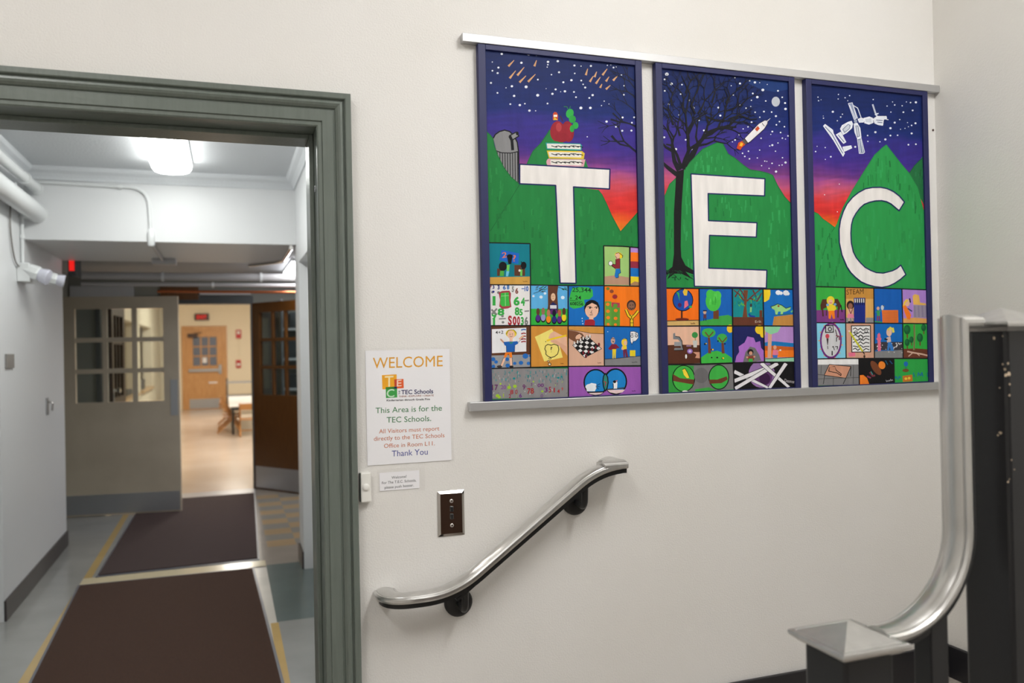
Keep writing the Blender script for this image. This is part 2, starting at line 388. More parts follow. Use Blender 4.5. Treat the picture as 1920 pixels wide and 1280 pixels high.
# crossing hall with the double-door wall
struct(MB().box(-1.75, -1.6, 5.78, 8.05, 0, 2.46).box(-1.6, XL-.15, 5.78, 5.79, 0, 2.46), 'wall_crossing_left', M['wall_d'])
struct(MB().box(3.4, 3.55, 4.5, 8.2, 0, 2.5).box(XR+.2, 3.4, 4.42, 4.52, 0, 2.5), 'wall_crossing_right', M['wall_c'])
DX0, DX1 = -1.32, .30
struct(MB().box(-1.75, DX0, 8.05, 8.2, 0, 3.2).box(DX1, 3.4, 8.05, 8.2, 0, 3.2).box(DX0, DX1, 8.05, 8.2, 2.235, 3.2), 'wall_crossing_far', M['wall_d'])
b = MB().box(DX0-.02, DX1+.02, 8.02, 8.06, 2.155, 2.245).box(DX0-.02, DX0+.03, 8.02, 8.2, 0, 2.16).box(DX1-.012, DX1+.03, 8.035, 8.2, 0, 2.16).box(DX0, DX1, 8.05, 8.2, 2.155, 2.235)
struct(b, 'trim_3', M['darkgrey'], bev=.004)

# large far room
FX0, FX1, FY, FZ = -1.7, 6.0, 22.7, 3.3
b = MB().box(FX0-.2, FX0, 8.2, 13.2, 0, FZ).box(FX0-.2, FX0, 16.3, 17.0, 0, FZ).box(FX0-.2, FX0, 19.9, FY, 0, FZ)
b.box(FX0-.2, FX0, 13.2, 16.3, 0, .76).box(FX0-.2, FX0, 13.2, 16.3, 2.22, FZ).box(FX0-.2, FX0, 17.0, 19.9, 0, .76).box(FX0-.2, FX0, 17.0, 19.9, 2.22, FZ)
struct(b, 'wall_room_left', M['cream'])
struct(MB().box(FX0-1.5, FX0-1.4, 12.9, 20.3, 0, FZ).box(FX0-1.4, FX0-.2, 12.9, 13.0, 0, FZ).box(FX0-1.4, FX0-.2, 20.2, 20.3, 0, FZ).box(FX0-1.5, FX0-.2, 12.9, 20.3, 2.5, 2.6), 'wall_recess', M['recess_beige'])
s = struct(MB().box(FX0-.3, FX0+.06, 13.2, 16.3, .76, .80).box(FX0-.3, FX0+.06, 17.0, 19.9, .76, .80), 'trim_4', M['sill'], bev=.005)
struct(MB().box(FX0, FX1, FY, FY+.2, 0, FZ), 'wall_room_far', M['cream'])
struct(MB().box(FX1, FX1+.2, 8.2, FY, 0, FZ), 'wall_room_right', M['cream'])
struct(MB().box(FX0-.2, FX1+.2, 8.05, FY+.2, FZ, FZ+.1), 'ceiling_room', M['ceil'])
fm = mat('tan_vinyl_tile', (206, 190, 174), .2, var=(.9, (196, 178, 160)))
struct(MB().box(FX0-1.5, FX1, 8.06, FY, -.1, 0), 'floor_room', fm)

# vinyl floor of the corridor and crossing, with its inlaid stripes, green field and chequered tiles
P = Painter(0)
def fl(x0, x1, y0, y1, c, z):
    P.face([(x0, y0, z), (x1, y0, z), (x1, y1, z), (x0, y1, z)], c)
fl(-2.35, 3.4, .15, 8.06, (147, 147, 144), 0)
fl(-2.35, 3.4, .15, 8.06, (147, 147, 144), -.1)
fl(-.985, -.93, .15, 7.0, (180, 152, 96), .0002)
fl(.225, .27, .15, 3.04, (190, 158, 96), .0002)
fl(.17, .262, 2.0, 4.40, (206, 200, 190), .0003); fl(.225, .262, 2.0, 3.04, (190, 158, 96), .0004)
fl(-.985, .262, 4.37, 4.57, (206, 192, 160), .0003)  # tan strip between the mats, its white glare put into the colour
fl(.262, .60, 3.05, 4.42, (98, 110, 108), .0002)
fl(.22, 3.4, 4.42, 8.05, (150, 142, 132), .0002)
for i in range(-1, 14):
    for j in range(11):
        x, y = .30+.23*i, 5.0+.23*j
        if (i+j) % 2 == 0 and x > .2: fl(x, x+.23, y, y+.23, (166, 144, 112), .0003)
        elif x > .2: fl(x, x+.23, y, y+.23, (138, 135, 128), .0003)
fl(-.5, .3, 7.75, 8.06, (205, 205, 208), .0003)
o = P.build('floor_corridor', M['vinyl']); o['kind'] = 'structure'

# ================================================================ LAMPS
def wrap_light(name, c, lx, ly, label, m, group=None):
    """wrap-around fluorescent fixture hanging under a ceiling at height c.z"""
    t = thing(name, c, label, 'ceiling light', group); x, y, z = c
    MB().box(x-lx/2-.004, x+lx/2+.004, y-ly/2-.006, y+ly/2+.006, z-.022, z).build('housing', M['white_en'], t)
    pr = [(-.5, -.022), (-.5, -.045), (-.42, -.07), (-.25, -.082), (0, -.086), (.25, -.082), (.42, -.07), (.5, -.045), (.5, -.022)]
    b = MB(); n = len(pr)
    for yy in (y-ly/2, y+ly/2): b.v += [(x+u*lx, yy, z+v) for (u, v) in pr]
    b.f = [(i, i+1, n+i+1, n+i) for i in range(n-1)] + [tuple(range(n)), tuple(range(n, 2*n))]
    b.build('diffuser', m, t, 60)
    for yy in (y-ly/2-.004, y+ly/2+.004):
        MB().box(x-lx/2-.004, x+lx/2+.004, yy-.004, yy+.004, z-.03, z).build('end_cap', M['white_en'], t)
    return t
wrap_light('ceiling_light', (-.32, 3.40, 2.90), .25, 1.25, 'lit wraparound fluorescent light on the corridor ceiling in front of the beam', M['bulb'])
wrap_light('ceiling_light', (-.32, 1.45, 2.90), .25, 1.25, 'added unseen fluorescent light on the corridor ceiling just inside the doorway', M['bulb'])  # added fixture, hidden above the door head, evens out the corridor light
wrap_light('ceiling_light', (1.35, -1.75, HZ), .32, 1.3, 'lit fluorescent light on the stair hall ceiling by the landing', M['bulb_h'])
wrap_light('ceiling_light', (-.9, -2.1, HZ), .32, 1.3, 'lit fluorescent light on the stair hall ceiling behind the doorway side', M['bulb_h2'])
wrap_light('ceiling_light', (.86, 6.5, 2.46), .5, 1.2, 'lit ceiling light past the beam, half hidden by the corridor wall on the right', M['bulb_x'])
for i, (x, y) in enumerate(((.6, 11.5), (2.6, 14.5), (.2, 18.5))):
    wrap_light('ceiling_light', (x, y, FZ), .5, 1.6, 'lit room light on the ceiling of the far cream room', M['bulb_r'], 'ceiling lights of the far room')

# ================================================================ MURAL RAILS AND PANELS (frames; the paintings come last)
for (z0, z1, lab) in ((2.369, 2.391, 'aluminium channel rail along the top of the three painted panels'),
                      (1.438, 1.461, 'aluminium ledge rail carrying the bottom of the three painted panels')):
    r = tag(MB().box(.577, HX1-.001, -.0215, 0, z0, z1).build('display_rail', M['alu_rail'], None, bev=.0015), lab, 'rail', 'mural rails')
PANELS = [(.618, 1.084), (1.126, 1.585), (1.625, 2.086)]
PLAB = ['painted panel with the white letter T under a starry night sky', 'painted panel with the white letter E, black bare tree and rocket',
        'painted panel with the white letter C and a white space station']
PAN = []
for (x0, x1), lab in zip(PANELS, PLAB):
    t = thing('painted_panel', (x0, 0, 1.461), lab, 'painted panel', 'school mural panels')
    z0, z1, w_ = 1.461, 2.369, .020
    MB().box(x0+.002, x1-.002, -.012, 0, z0, z1).build('backing_board', M['navy'], t)
    b = MB().box(x0, x0+w_, -.0185, 0, z0, z1).box(x1-w_, x1, -.0185, 0, z0, z1).box(x0+w_, x1-w_, -.0185, 0, z1-.014, z1).box(x0+w_, x1-w_, -.0185, 0, z0, z0+.003)
    b.build('frame', M['navy'], t, bev=.0012); PAN.append(t)

# ================================================================ SIGN, BELL, NOTE, SWITCH
sx0, sx1, sz0, sz1 = .3155, .5395, 1.311, 1.602
t = thing('welcome_sign', (sx0, 0, sz0), 'laminated white welcome sign with coloured lettering taped beside the door casing', 'sign')
MB().box(sx0+.006, sx1-.007, -.0016, -.0007, sz0+.006, sz1-.006).build('paper', M['paper'], t)
MB().box(sx0, sx1, -.0007, -.0003, sz0, sz1).build('clear_border', M['film'], t)
OR_, GR_, BR_, BL_ = (222, 158, 40), (52, 122, 68), (196, 108, 62), (62, 72, 148)
def lines(nm, rows):
    p = Painter(-.0017).view(660, 630, .32043)
    for r in rows:
        if r[0] == 'rect': p.poly(r[1], r[2])
        elif r[0] == 'dot': p.dots(r[1], r[2], r[3])
        else: p.text(*r)
    return p.build(nm, M['ink'], t)
lines('lettering', [('WELCOME', 122, 189, 531, 176, 62, OR_, 0.0)])
nv = (34, 42, 92)
lines('logo', [('rect', [(175, 228), (261, 223), (263, 307), (178, 311)], (238, 168, 36)), ('rect', [(247, 253), (301, 250), (303, 304), (249, 307)], (228, 96, 44)),
               ('rect', [(247, 253), (261, 252), (263, 306), (249, 307)], (196, 66, 40)), ('rect', [(197, 298), (263, 294), (265, 358), (199, 362)], (62, 160, 74)),
               ('rect', [(247, 296), (263, 295), (263, 307), (248, 308)], (24, 30, 84)), ('rect', [(197, 298), (247, 295.5), (247, 308), (197, 310.5)], (54, 128, 44)),
               ('T', 192, 296, 243, 293, 62, (246, 226, 176), .01), ('E', 262, 294, 290, 292, 38, (250, 214, 196), .012), ('C', 203, 358, 248, 355, 46, (206, 232, 206), .01),
               ('TEC Schools', 288, 340, 475, 334, 25, nv, .022), ('THINK', 273, 357.5, 322, 356, 9.5, (150, 92, 74), .02), ('EXPLORE', 334, 355.5, 406, 353, 9.5, (150, 92, 74), .02),
               ('CREATE', 419, 353, 478, 351, 9.5, (150, 92, 74), .02), ('dot', [(328, 351.5), (412.5, 349)], 2.3, (150, 92, 74)),
               ('Kindergarten through Grade Five', 203, 381, 456, 373, 11, (22, 22, 28), .02)])
p = Painter(-.0017).view(660, 630, .32043)
vs, fs, bb = glyphs('THE', .015)                        # the small upright word beside the logo name
sc_ = 24/(bb[1]-bb[0]); q = [p.pt((282-v[1]*10/.73, 342-(v[0]-bb[0])*sc_)) for v in vs]
p.commit([[q[i] for i in f] for f in fs], nv)
p.build('lettering', M['ink'], t)
lines('lettering', [('This Area is for the', 138, 451, 526, 435, 32, GR_, .002), ('TEC Schools.', 203, 506, 463, 496, 32, GR_, .002)])
lines('lettering', [('All Visitors must report', 158, 569, 511, 551, 24, BR_, .002), ('directly to the TEC Schools', 128, 612, 541, 591, 24, BR_, .002),
                    ('Office in Room L11.', 187, 654, 485, 638, 24, BR_, .002)])
lines('lettering', [('Thank You', 233, 704, 443, 692, 34, BL_, .002)])

a, c = on_wall(660+160*.32043, 630+800*.32043), on_wall(660+395*.32043, 630+888*.32043)
t = thing('buzzer_note', (a.x, 0, c.z), 'small white paper note about the buzzer taped under the welcome sign', 'note')
MB().box(a.x, c.x, -.0012, -.0006, c.z, a.z).build('paper', M['paper'], t)
MB().box(a.x-.006, c.x+.014, -.0006, -.0003, c.z-.006, a.z+.008).build('clear_tape', M['film'], t)
gk = (66, 66, 70)
p = Painter(-.0013).view(660, 630, .32043)
p.text('Welcome!', 232, 835, 319, 827, 15, gk, .004).text('For The T.E.C. Schools,', 175, 866, 376, 850, 15, gk, .004).text('please push buzzer.', 191, 893, 361, 878, 15, gk, .004)
p.build('lettering', M['ink'], t)

t = thing('doorbell', (.314, 0, 1.267), 'white plastic doorbell with a round button on the wall beside the casing', 'doorbell')
MB().box(.302, .327, -.018, 0, 1.231, 1.303).build('case', M['white_pl'], t, bev=.003)
MB().lathe((.3145, -.018, 1.268), (0, -1, 0), [(-.003, .0085), (.002, .0085), (.0035, .007), (.004, .003)], 20).build('button', M['white_pl'], t, 40)
MB().box(.3005, .3022, -.012, 0, 1.233, 1.301).build('dark_side', M['darkgrey'], t)

t = thing('switch_plate', (.528, 0, 1.185), 'chrome wall plate with two dark key switches above the sloping handrail', 'switch plate')
x0, x1, z0, z1 = .4935, .5625, 1.128, 1.241; i = .0065
MB().add([(x0, 0, z0), (x1, 0, z0), (x1, 0, z1), (x0, 0, z1), (x0, -.002, z0), (x1, -.002, z0), (x1, -.002, z1), (x0, -.002, z1),
          (x0+i, -.0065, z0+i), (x1-i, -.0065, z0+i), (x1-i, -.0065, z1-i), (x0+i, -.0065, z1-i)],
         [(0, 1, 5, 4), (1, 2, 6, 5), (2, 3, 7, 6), (3, 0, 4, 7), (4, 5, 9, 8), (5, 6, 10, 9), (6, 7, 11, 10), (7, 4, 8, 11), (8, 9, 10, 11)]).build('plate', M['chrome'], t)
for z in (1.2155, 1.1545):
    MB().lathe((.5285, -.0065, z), (0, -1, 0), [(-.001, .0048), (.001, .0048), (.002, .0035), (.002, .001)], 16).build('screw', M['chrome'], t, 40)
for z in (1.196, 1.177):
    MB().box(.5245, .5325, -.0115, -.006, z-.0065, z+.0065).build('switch', M['black'], t, bev=.0012)

q = on_wall(1749, 244)
tag(MB().lathe((q.x, 0, q.z), (0, -1, 0), [(-.002, .0035), (.002, .0035), (.0035, .002)], 10).build('nail', M['brown_d'], None, 40), 'tiny dark nail head in the wall between the C panel and the corner', 'nail')

# ================================================================ WALL HANDRAIL
RAILP = [(-.0195, -.0095), (-.0255, -.0078), (-.0284, -.0028), (-.0280, .0028), (-.0245, .0062), (-.0215, .0066), (-.0205, .0052), (-.0195, .0070), (-.013, .0098), (-.005, .0116),
         (.005, .0116), (.013, .0098), (.0195, .0070), (.0205, .0052), (.0215, .0066), (.0245, .0062), (.0280, .0028), (.0284, -.0028), (.0255, -.0078), (.0195, -.0095)]
YH = -.072
def at(x, z, y=YH): return Vector((x, y, z))
def smooth_path(ctrl, r, n=8):
    """polyline with each inner corner rounded off by length r"""
    out = [Vector(ctrl[0])]
    for i in range(1, len(ctrl)-1):
        a, b_, c = Vector(ctrl[i-1]), Vector(ctrl[i]), Vector(ctrl[i+1]); ri = r[i-1]
        p0 = b_ + (a-b_).normalized()*ri; p2 = b_ + (c-b_).normalized()*ri
        for k in range(n+1):
            u = k/n; out.append(p0*(1-u)**2 + b_*2*u*(1-u) + p2*u*u)
    out.append(Vector(ctrl[-1])); return out
zl, zu = 1.0075, 1.287
slope = [at(.445, zl), at(.882, zu)]
_c = on_wall(978, 997, YH); _d = on_wall(870, 1091, YH)
k_ = (_c.z-_d.z)/(_c.x-_d.x)
xa = _c.x - (_c.z-zl)/k_; xb = _c.x + (zu-_c.z)/k_
path = smooth_path([(.357, -.002, zl), (.357, YH, zl), (xa, YH, zl), (xb, YH, zu), (.966, YH, zu), (.966, -.002, zu)], [.052, .075, .075, .055], 10)
t = thing('wall_handrail', (.66, 0, 1.15), 'short sloping aluminium handrail on the white wall with two black brackets', 'handrail')
MB().sweep(RAILP, path).build('rail', M['alu_worn'], t, 32)
under = [(-.017, -.021), (-.017, -.0090), (.017, -.0090), (.017, -.021)]
MB().sweep(under, smooth_path([(.357, -.02, zl), (.357, YH, zl), (xa, YH, zl), (xb, YH, zu), (.966, YH, zu), (.966, -.02, zu)], [.052, .075, .075, .055], 10)).build('under_bar', M['black_soft'], t, 40)
for (px, py) in ((860, 1129), (1079, 940)):
    q = on_wall(px, py, -.008); zr = _c.z + k_*(q.x-_c.x)
    br = MB().lathe((q.x, 0, q.z), (0, -1, 0), [(0, .036), (.008, .036), (.012, .033), (.015, .024), (.016, .010)], 28).build('bracket', M['black_soft'], t, 40)
    MB().tube(smooth_path([(q.x, -.012, q.z), (q.x, YH+.006, q.z-.006), (q.x, YH, zr-.018)], [.022], 8), .0085, 12).build('bracket_arm', M['black_soft'], br, 60)
    MB().obox((q.x, YH, zr-.0235), (math.cos(math.atan(k_)), 0, math.sin(math.atan(k_))), (0, 1, 0), (-math.sin(math.atan(k_)), 0, math.cos(math.atan(k_))), .03, .012, .003).build('saddle', M['black_soft'], br)

# ================================================================ STAIR RAILING
NX, NY, NW = .909, -.960, .046
t = thing('stair_railing', (NX, NY, .179*2), 'black steel stair railing with aluminium caps and a rail curving up the tall post', 'stair railing')
def post(nm, cx, cy, z0, z1): return MB().box(cx-NW, cx+NW, cy-NW, cy+NW, z0, z1).build(nm, M['black'], t, bev=.006)
def cap(cx, cy, z, w=.064):
    rings = [(.049, -.014), (.052, -.0135), (.0585, -.0085), (w-.0015, -.0065), (w, -.002), (w-.0008, .0018), (w-.005, .0036), (w-.0085, .0034), (w-.0095, .0022), (w-.0105, .0036)]
    b = MB(); vs = []
    for (r, dz) in rings: vs += [(cx-r, cy-r, z+dz), (cx+r, cy-r, z+dz), (cx+r, cy+r, z+dz), (cx-r, cy+r, z+dz)]
    fs = [(k*4+i, k*4+(i+1) % 4, k*4+4+(i+1) % 4, k*4+4+i) for k in range(len(rings)-1) for i in range(4)]
    m_ = len(vs); vs.append((cx, cy, z+.026)); l = (len(rings)-1)*4
    fs += [(l+i, l+(i+1) % 4, m_) for i in range(4)] + [(3, 2, 1, 0)]
    return b.add(vs, fs).build('post_cap', M['alu_worn'], t)
ZC = 1.135
post('newel_post', NX, NY, .179*2, ZC-.010); cap(NX, NY, ZC)
TX = 1.2+NW; ZT = 1.622
post('tall_newel_post', TX, NY, .179*3, ZT-.006); 
YR = -.963; xv = 1.1335; zr = ZC-.001; R = .155
gp = [(NX+.055, YR, zr), (xv-R, YR, zr)] + [(xv-R+R*math.sin(q), YR, zr+R-R*math.cos(q)) for q in [PI/2*i/16 for i in range(1, 17)]] + [(xv, YR, 1.45)]
topz = 1.6255
# up the post and over the mitre on to the level run
v = MB().sweep(RAILP, gp + [(xv, YR, topz-.0116)], side=(0, -1, 0)); v.build('handrail', M['alu_worn'], t, 32)
# mitre the corner: shear the top end ring so that it meets the level piece along the diagonal
hr = t.children[-1] if t.children else None
hr = [o for o in bpy.data.objects if o.parent == t and o.name.startswith('handrail')][0]
me = hr.data; n = len(RAILP); off = ORG[hr.name]
for i in range(n):
    (u, vv) = RAILP[i]; vert = me.vertices[len(me.vertices)-n+i]; vert.co.z = topz + vv - off.z
lv = MB().sweep(RAILP, [(xv, YR, topz), (1.172, YR, topz)], side=(0, -1, 0))
for i in range(n): x, y, z = lv.v[i]; lv.v[i] = (xv - RAILP[i][1], y, z)
lv.build('handrail', M['alu_worn'], t, 32)
cap(TX, NY, ZT)
MB().sweep(RAILP, [(TX+.05, YR, topz), (HX1-.01, YR, topz)], side=(0, -1, 0)).build('handrail', M['alu_worn'], t, 32)
ub = [(-.017, -.022), (-.017, -.0092), (.017, -.0092), (.017, -.022)]
MB().sweep(ub, gp + [(xv, YR, topz-.02)], side=(0, -1, 0)).build('under_bar', M['black'], t, 40)
MB().sweep(ub, [(TX+.046, YR, topz), (HX1-.01, YR, topz)], side=(0, -1, 0)).build('under_bar', M['black'], t, 40)
MB().box(1.054, 1.09, YR-.018, YR+.018, .179*3, zr+.03).build('baluster', M['black'], t, bev=.002)
for i in range(6):
    x = 1.42+.12*i; MB().box(x-.012, x+.012, YR-.012, YR+.012, ZL, topz-.02).build('baluster', M['black'], t)
tp = [o for o in bpy.data.objects if o.name.startswith('tall_newel_post')][0]; pm = mat('bare_primer', (196, 176, 150), .6)
rr = random.Random(5); qs = []
for (u, v_, s_) in ((1862, 617, 3.2), (1870, 618, 2.4), (1864, 634, 3), (1879, 612, 2), (1880, 630, 1.5), (1890, 681, 2.6), (1880, 683, 2), (1884, 692, 3), (1891, 701, 4.5), (1886, 703, 4), (1874, 727, 1.6), (1893, 720, 2.2),
                    (1893, 741, 2.2), (1876, 811, 3.2), (1871, 816, 2.6), (1866, 600, 1.2), (1897, 862, 1.6), (1902, 880, 1.4), (1893, 898, 1.4), (1890, 903, 2), (1828, 614, 1.3)):
    d = _F + _R*((u-960)/FPX) + _U*((640-v_)/FPX)
    if u < 1886: q = CAM + d*((1.1996-CAM.x)/d.x); ax = Vector((0, 1, 0))
    else: q = CAM + d*((NY-NW-.0004-CAM.y)/d.y); ax = Vector((1, 0, 0))
    pts = [q + ax*(s_*.0011*rr.uniform(.5, 1.1)*math.cos(PI*2*i/7)) + Vector((0, 0, s_*.0009*rr.uniform(.5, 1.1)*math.sin(PI*2*i/7))) for i in range(7)]
    MB().add(pts, [tuple(range(7))]).build('paint_chip', pm, tp)

# ================================================================ CORRIDOR FITTINGS
def mat_rug(nm, pts, m, lab, tile):
    pts = [Vector((x, y, 0)) for x, y in pts]; c = sum(pts, Vector())/4
    t = thing(nm, c, lab, 'floor mat', 'entrance mats')
    b = MB(); inn = [p + (c-p).normalized()*.042 for p in pts]
    b.add([p + Vector((0, 0, z)) for z in (.0006, .004) for p in pts], [(3, 2, 1, 0), (4, 5, 6, 7), (0, 1, 5, 4), (1, 2, 6, 5), (2, 3, 7, 6), (3, 0, 4, 7)])
    b.build('rubber_border', M['rubber'], t)
    b = MB().add([p + Vector((0, 0, z)) for z in (.004, .010) for p in inn], [(4, 5, 6, 7), (0, 1, 5, 4), (1, 2, 6, 5), (2, 3, 7, 6), (3, 0, 4, 7)])
    b.build('pile', m, t)
mat_rug('floor_mat', [(-.90, 1.5), (.26, 1.5), (.175, 4.375), (-.99, 4.385)], M['mat1'], 'dark brown carpet mat nearest the doorway', 0)
mat_rug('floor_mat', [(-.905, 4.56), (.222, 4.60), (.295, 7.74), (-.87, 7.72)], M['mat2'], 'plum-brown carpet mat farther along, reaching under the beige door', 1)

t = thing('emergency_light', (XL, 4.25, 2.15), 'white emergency light with two swivel lamps on the left corridor wall', 'emergency light')
MB().box(XL, XL+.075, 4.16, 4.36, 2.09, 2.215).build('case', M['white_en'], t, bev=.006)
for (x, y, z, dx, dy, dz, k) in ((-1.20, 4.20, 2.155, .85, -.12, -.32, 1.0), (-1.115, 4.33, 2.125, .9, .1, -.2, .8)):
    d = Vector((dx, dy, dz)).normalized(); p = Vector((x, y, z))
    hd = MB().lathe(p, d, [(-.065*k, .018*k), (-.06*k, .046*k), (.0, .052*k), (.035*k, .052*k), (.045*k, .048*k)], 8).build('lamp_head', M['white_en'], t)
    MB().lathe(p + d*.045*k, d, [(0, .040*k), (.02*k, .048*k), (.055*k, .054*k), (.06*k, .05*k), (.062*k, .02*k)], 20).build('lamp_lens', M['lens'], hd, 40)
    MB().cyl((XL+.07, y, 2.15), p - d*.05*k, .012).build('swivel', M['grey_pl'], hd, 40)

def pipe(nm, pts, r, m, lab, cat, rounding=None, n=12, extra=None, group=None):
    pts = [Vector(q) for q in pts]
    if rounding: pts = smooth_path(pts, rounding, 8)
    o = MB().tube(pts, r, n).build(nm, m, None, 60); tag(o, lab, cat, group)
    if extra: extra(o)
    return o
def clamps(o, ps):
    for (c, ax, r) in ps: MB().cyl(Vector(c)-Vector(ax)*.012, Vector(c)+Vector(ax)*.012, r, n=14).build('clamp', M['white_en'], o, 40)
pipe('wall_pipe', [(-1.2, .2, 2.745), (-1.2, YB, 2.745)], .032, M['pipe_w'], 'upper white pipe running under the ceiling along the left corridor wall', 'pipe',
     extra=lambda o: clamps(o, [((-1.2, y, 2.745), (0, 1, 0), .042) for y in (3.0, 4.0, 4.36)]))
pipe('wall_pipe', [(-1.2, .2, 2.575), (-1.2, YB, 2.575)], .062, M['pipe_w'], 'thick white pipe below the thinner one on the left corridor wall', 'pipe', None, 16,
     extra=lambda o: [MB().box(-1.285, -1.19, y-.012, y+.012, 2.63, 2.665).build('hanger', M['white_en'], o) for y in (2.8, 3.75)])
pipe('vertical_conduit', [(XL+.014, 4.27, 2.55), (XL+.014, 4.27, 2.213)], .011, M['pipe_w'], 'thin white vertical conduit dropping to the emergency light', 'conduit',
     extra=lambda o: clamps(o, [((XL+.014, 4.27, 2.40), (0, 0, 1), .016), ((XL+.02, 4.27, 2.535), (0, 0, 1), .03)]))
pipe('power_cord', [(XL+.01, 3.98, 2.58), (XL+.012, 3.95, 2.42), (XL+.012, 4.0, 2.30), (XL+.014, 4.06, 2.21), (XL+.014, 4.165, 2.19)], .0055, M['grey_pl'],
     'thin grey cord looping down to the emergency light', 'cord', [.05, .05, .05], 8)
yc = YB-.014
pipe('beam_conduit', [(XL+.03, yc, 2.795), (-.50, yc, 2.782), (-.485, yc, 2.44)], .0125, M['pipe_w'], 'white conduit across the beam face bending down to a fitting', 'conduit', [.13], 12,
     extra=lambda o: [clamps(o, [((-.68, yc, 2.784), (1, 0, 0), .02)]), MB().lathe((-.485, yc-.003, 2.49), (0, 0, -1), [(0, .014), (.02, .024), (.115, .026), (.125, .018)], 16).build('conduit_fitting', M['white_en'], o, 40)])
pipe('soffit_conduit', [(-.485, YB-.0, 2.385), (-.485, 5.5, 2.385)], .012, M['pipe_g'], 'grey conduit on the beam underside running away to a box', 'conduit',
     extra=lambda o: MB().box(-.57, -.38, 5.5, 5.66, 2.352, 2.40).build('junction_box', M['pipe_g'], o, bev=.008))
pipe('soffit_conduit', [(XR-.035, YB-.01, 2.376), (XR-.035, 5.4, 2.376), (XR-.3, 5.75, 2.376)], .016, M['chrome'], 'shiny metal conduit under the beam by the right corridor wall', 'conduit', [.15])
pipe('cross_pipe', [(-1.25, 6.5, 2.335), (2.5, 6.5, 2.33)], .036, M['pipe_g'], 'upper grey pipe crossing below the ceiling past the beam', 'pipe', None, 12,
     lambda o: clamps(o, [((x, 6.5, 2.333), (1, 0, 0), .046) for x in (-.55, .35)]), 'grey cross pipes')
pipe('cross_pipe', [(-1.25, 6.5, 2.257), (2.5, 6.5, 2.25)], .018, M['pipe_g'], 'lower thinner grey pipe crossing past the beam', 'pipe', None, 12,
     lambda o: clamps(o, [((x, 6.5, 2.254), (1, 0, 0), .026) for x in (-.1, .9)]), 'grey cross pipes')
pipe('copper_pipe', [(-.60, 6.5, 2.19), (2.5, 6.5, 2.178)], .013, M['copper'], 'bright copper pipe running under the grey cross pipes', 'pipe')
def on_far(nm, u0, v0, u1, v1, ya, yb, m, lab, cat):
    p, q = on_wall(u0, v0, ya), on_wall(u1, v1, ya)
    tag(MB().box(p.x, q.x, ya, yb, q.z, p.z).build(nm, m, None, bev=.004), lab, cat)
on_far('timber_board', 300, 537, 373, 562, 8.018, 8.05, M['brown'], 'brown timber board over the far doorway under the pipes', 'board')
on_far('duct_box', 130, 536, 250, 560, 7.98, 8.05, M['ceil_x'], 'grey boxed duct on the far wall above the left of the beige door', 'duct')
on_far('duct_strip', 374, 545, 470, 553, 8.0, 8.05, M['pipe_g'], 'pale grey trunking beside the timber board above the doorway', 'trunking')
# exit sign seen edge on
t = thing('exit_sign', (-1.21, 5.9, 2.46), 'red exit sign hanging edge-on past the left end of the beam', 'exit sign')
MB().box(-1.245, -1.185, 5.80, 6.08, 2.27, 2.445).build('case', M['darkgrey'], t, bev=.004)
MB().box(-1.225, -1.195, 5.90, 5.98, 2.445, 2.46).build('mount', M['darkgrey'], t)
MB().box(-1.236, -1.196, 5.797, 5.80, 2.315, 2.435).build('red_side', M['exit'], t)
# plaque and lever on the left wall
tag(MB().box(XL, XL+.012, 3.82, 4.01, 1.525, 1.615).build('room_plaque', M['grey_pl'], None, bev=.002), 'small grey room plaque on the left corridor wall', 'plaque')
t = thing('pull_handle', (XL, 5.06, 1.22), 'small metal switch with a lever on the left corridor wall', 'switch')
MB().box(XL, XL+.006, 5.02, 5.10, 1.15, 1.28).build('plate', M['steel'], t, bev=.002)
MB().tube(smooth_path([(XL+.004, 5.06, 1.25), (XL+.04, 5.06, 1.24), (XL+.035, 5.06, 1.18)], [.015]), .007, 10).build('lever', M['chrome'], t, 60)

# ================================================================ DOORS OF THE CROSSING
def leaf(name, W, H, th, lites, m, kick, push, kind='structure', nx=3, ny=3, kmat='steel', bar=.045):
    """door leaf in local x (0..W), y thickness, z up; lites = (x0, x1, z0, z1); returns root mesh"""
    x0, x1, z0, z1 = lites
    b = MB().box(0, x0, 0, th, 0, H).box(x1, W, 0, th, 0, H).box(x0, x1, 0, th, 0, z0).box(x0, x1, 0, th, z1, H)
    o = b.build(name, m); o['kind'] = kind
    g = MB()
    for i in range(1, nx): x = x0+(x1-x0)*i/nx; g.box(x-bar/2, x+bar/2, .006, th-.006, z0, z1)
    for j in range(1, ny): z = z0+(z1-z0)*j/ny; g.box(x0, x1, .007, th-.007, z-bar/2, z+bar/2)
    g.build('glazing_bars', m, o)
    for i in range(nx):
        for j in range(ny):
            a, c = x0+(x1-x0)*i/nx, z0+(z1-z0)*j/ny
            MB().box(a+.006, a+(x1-x0)/nx-.006, th/2-.002, th/2+.002, c+.006, c+(z1-z0)/ny-.006).build('pane', M['glass'], o)
    if kick: MB().box(.02, W-.01, -.003, 0, .015, kick).build('kick_plate', M[kmat], o)
    if push: MB().box(push[0], push[1], -.004, 0, push[2], push[3]).build('push_plate', M[kmat], o, bev=.001)
    return o
# beige leaf: hinged at the left wall
hx, hy = -1.56, 7.085; ex, ey = -.443, 6.922
d = leaf('door_1', math.hypot(ex-hx, ey-hy), 2.165, .045, (.165, .985, 1.115, 2.045), M['beige'], .205, (1.045, 1.115, .965, 1.325))
d.location = (hx, hy, .008); d.rotation_euler = (0, 0, math.atan2(ey-hy, ex-hx)); tag(d, 'beige glazed door leaf standing across the corridor', 'door')
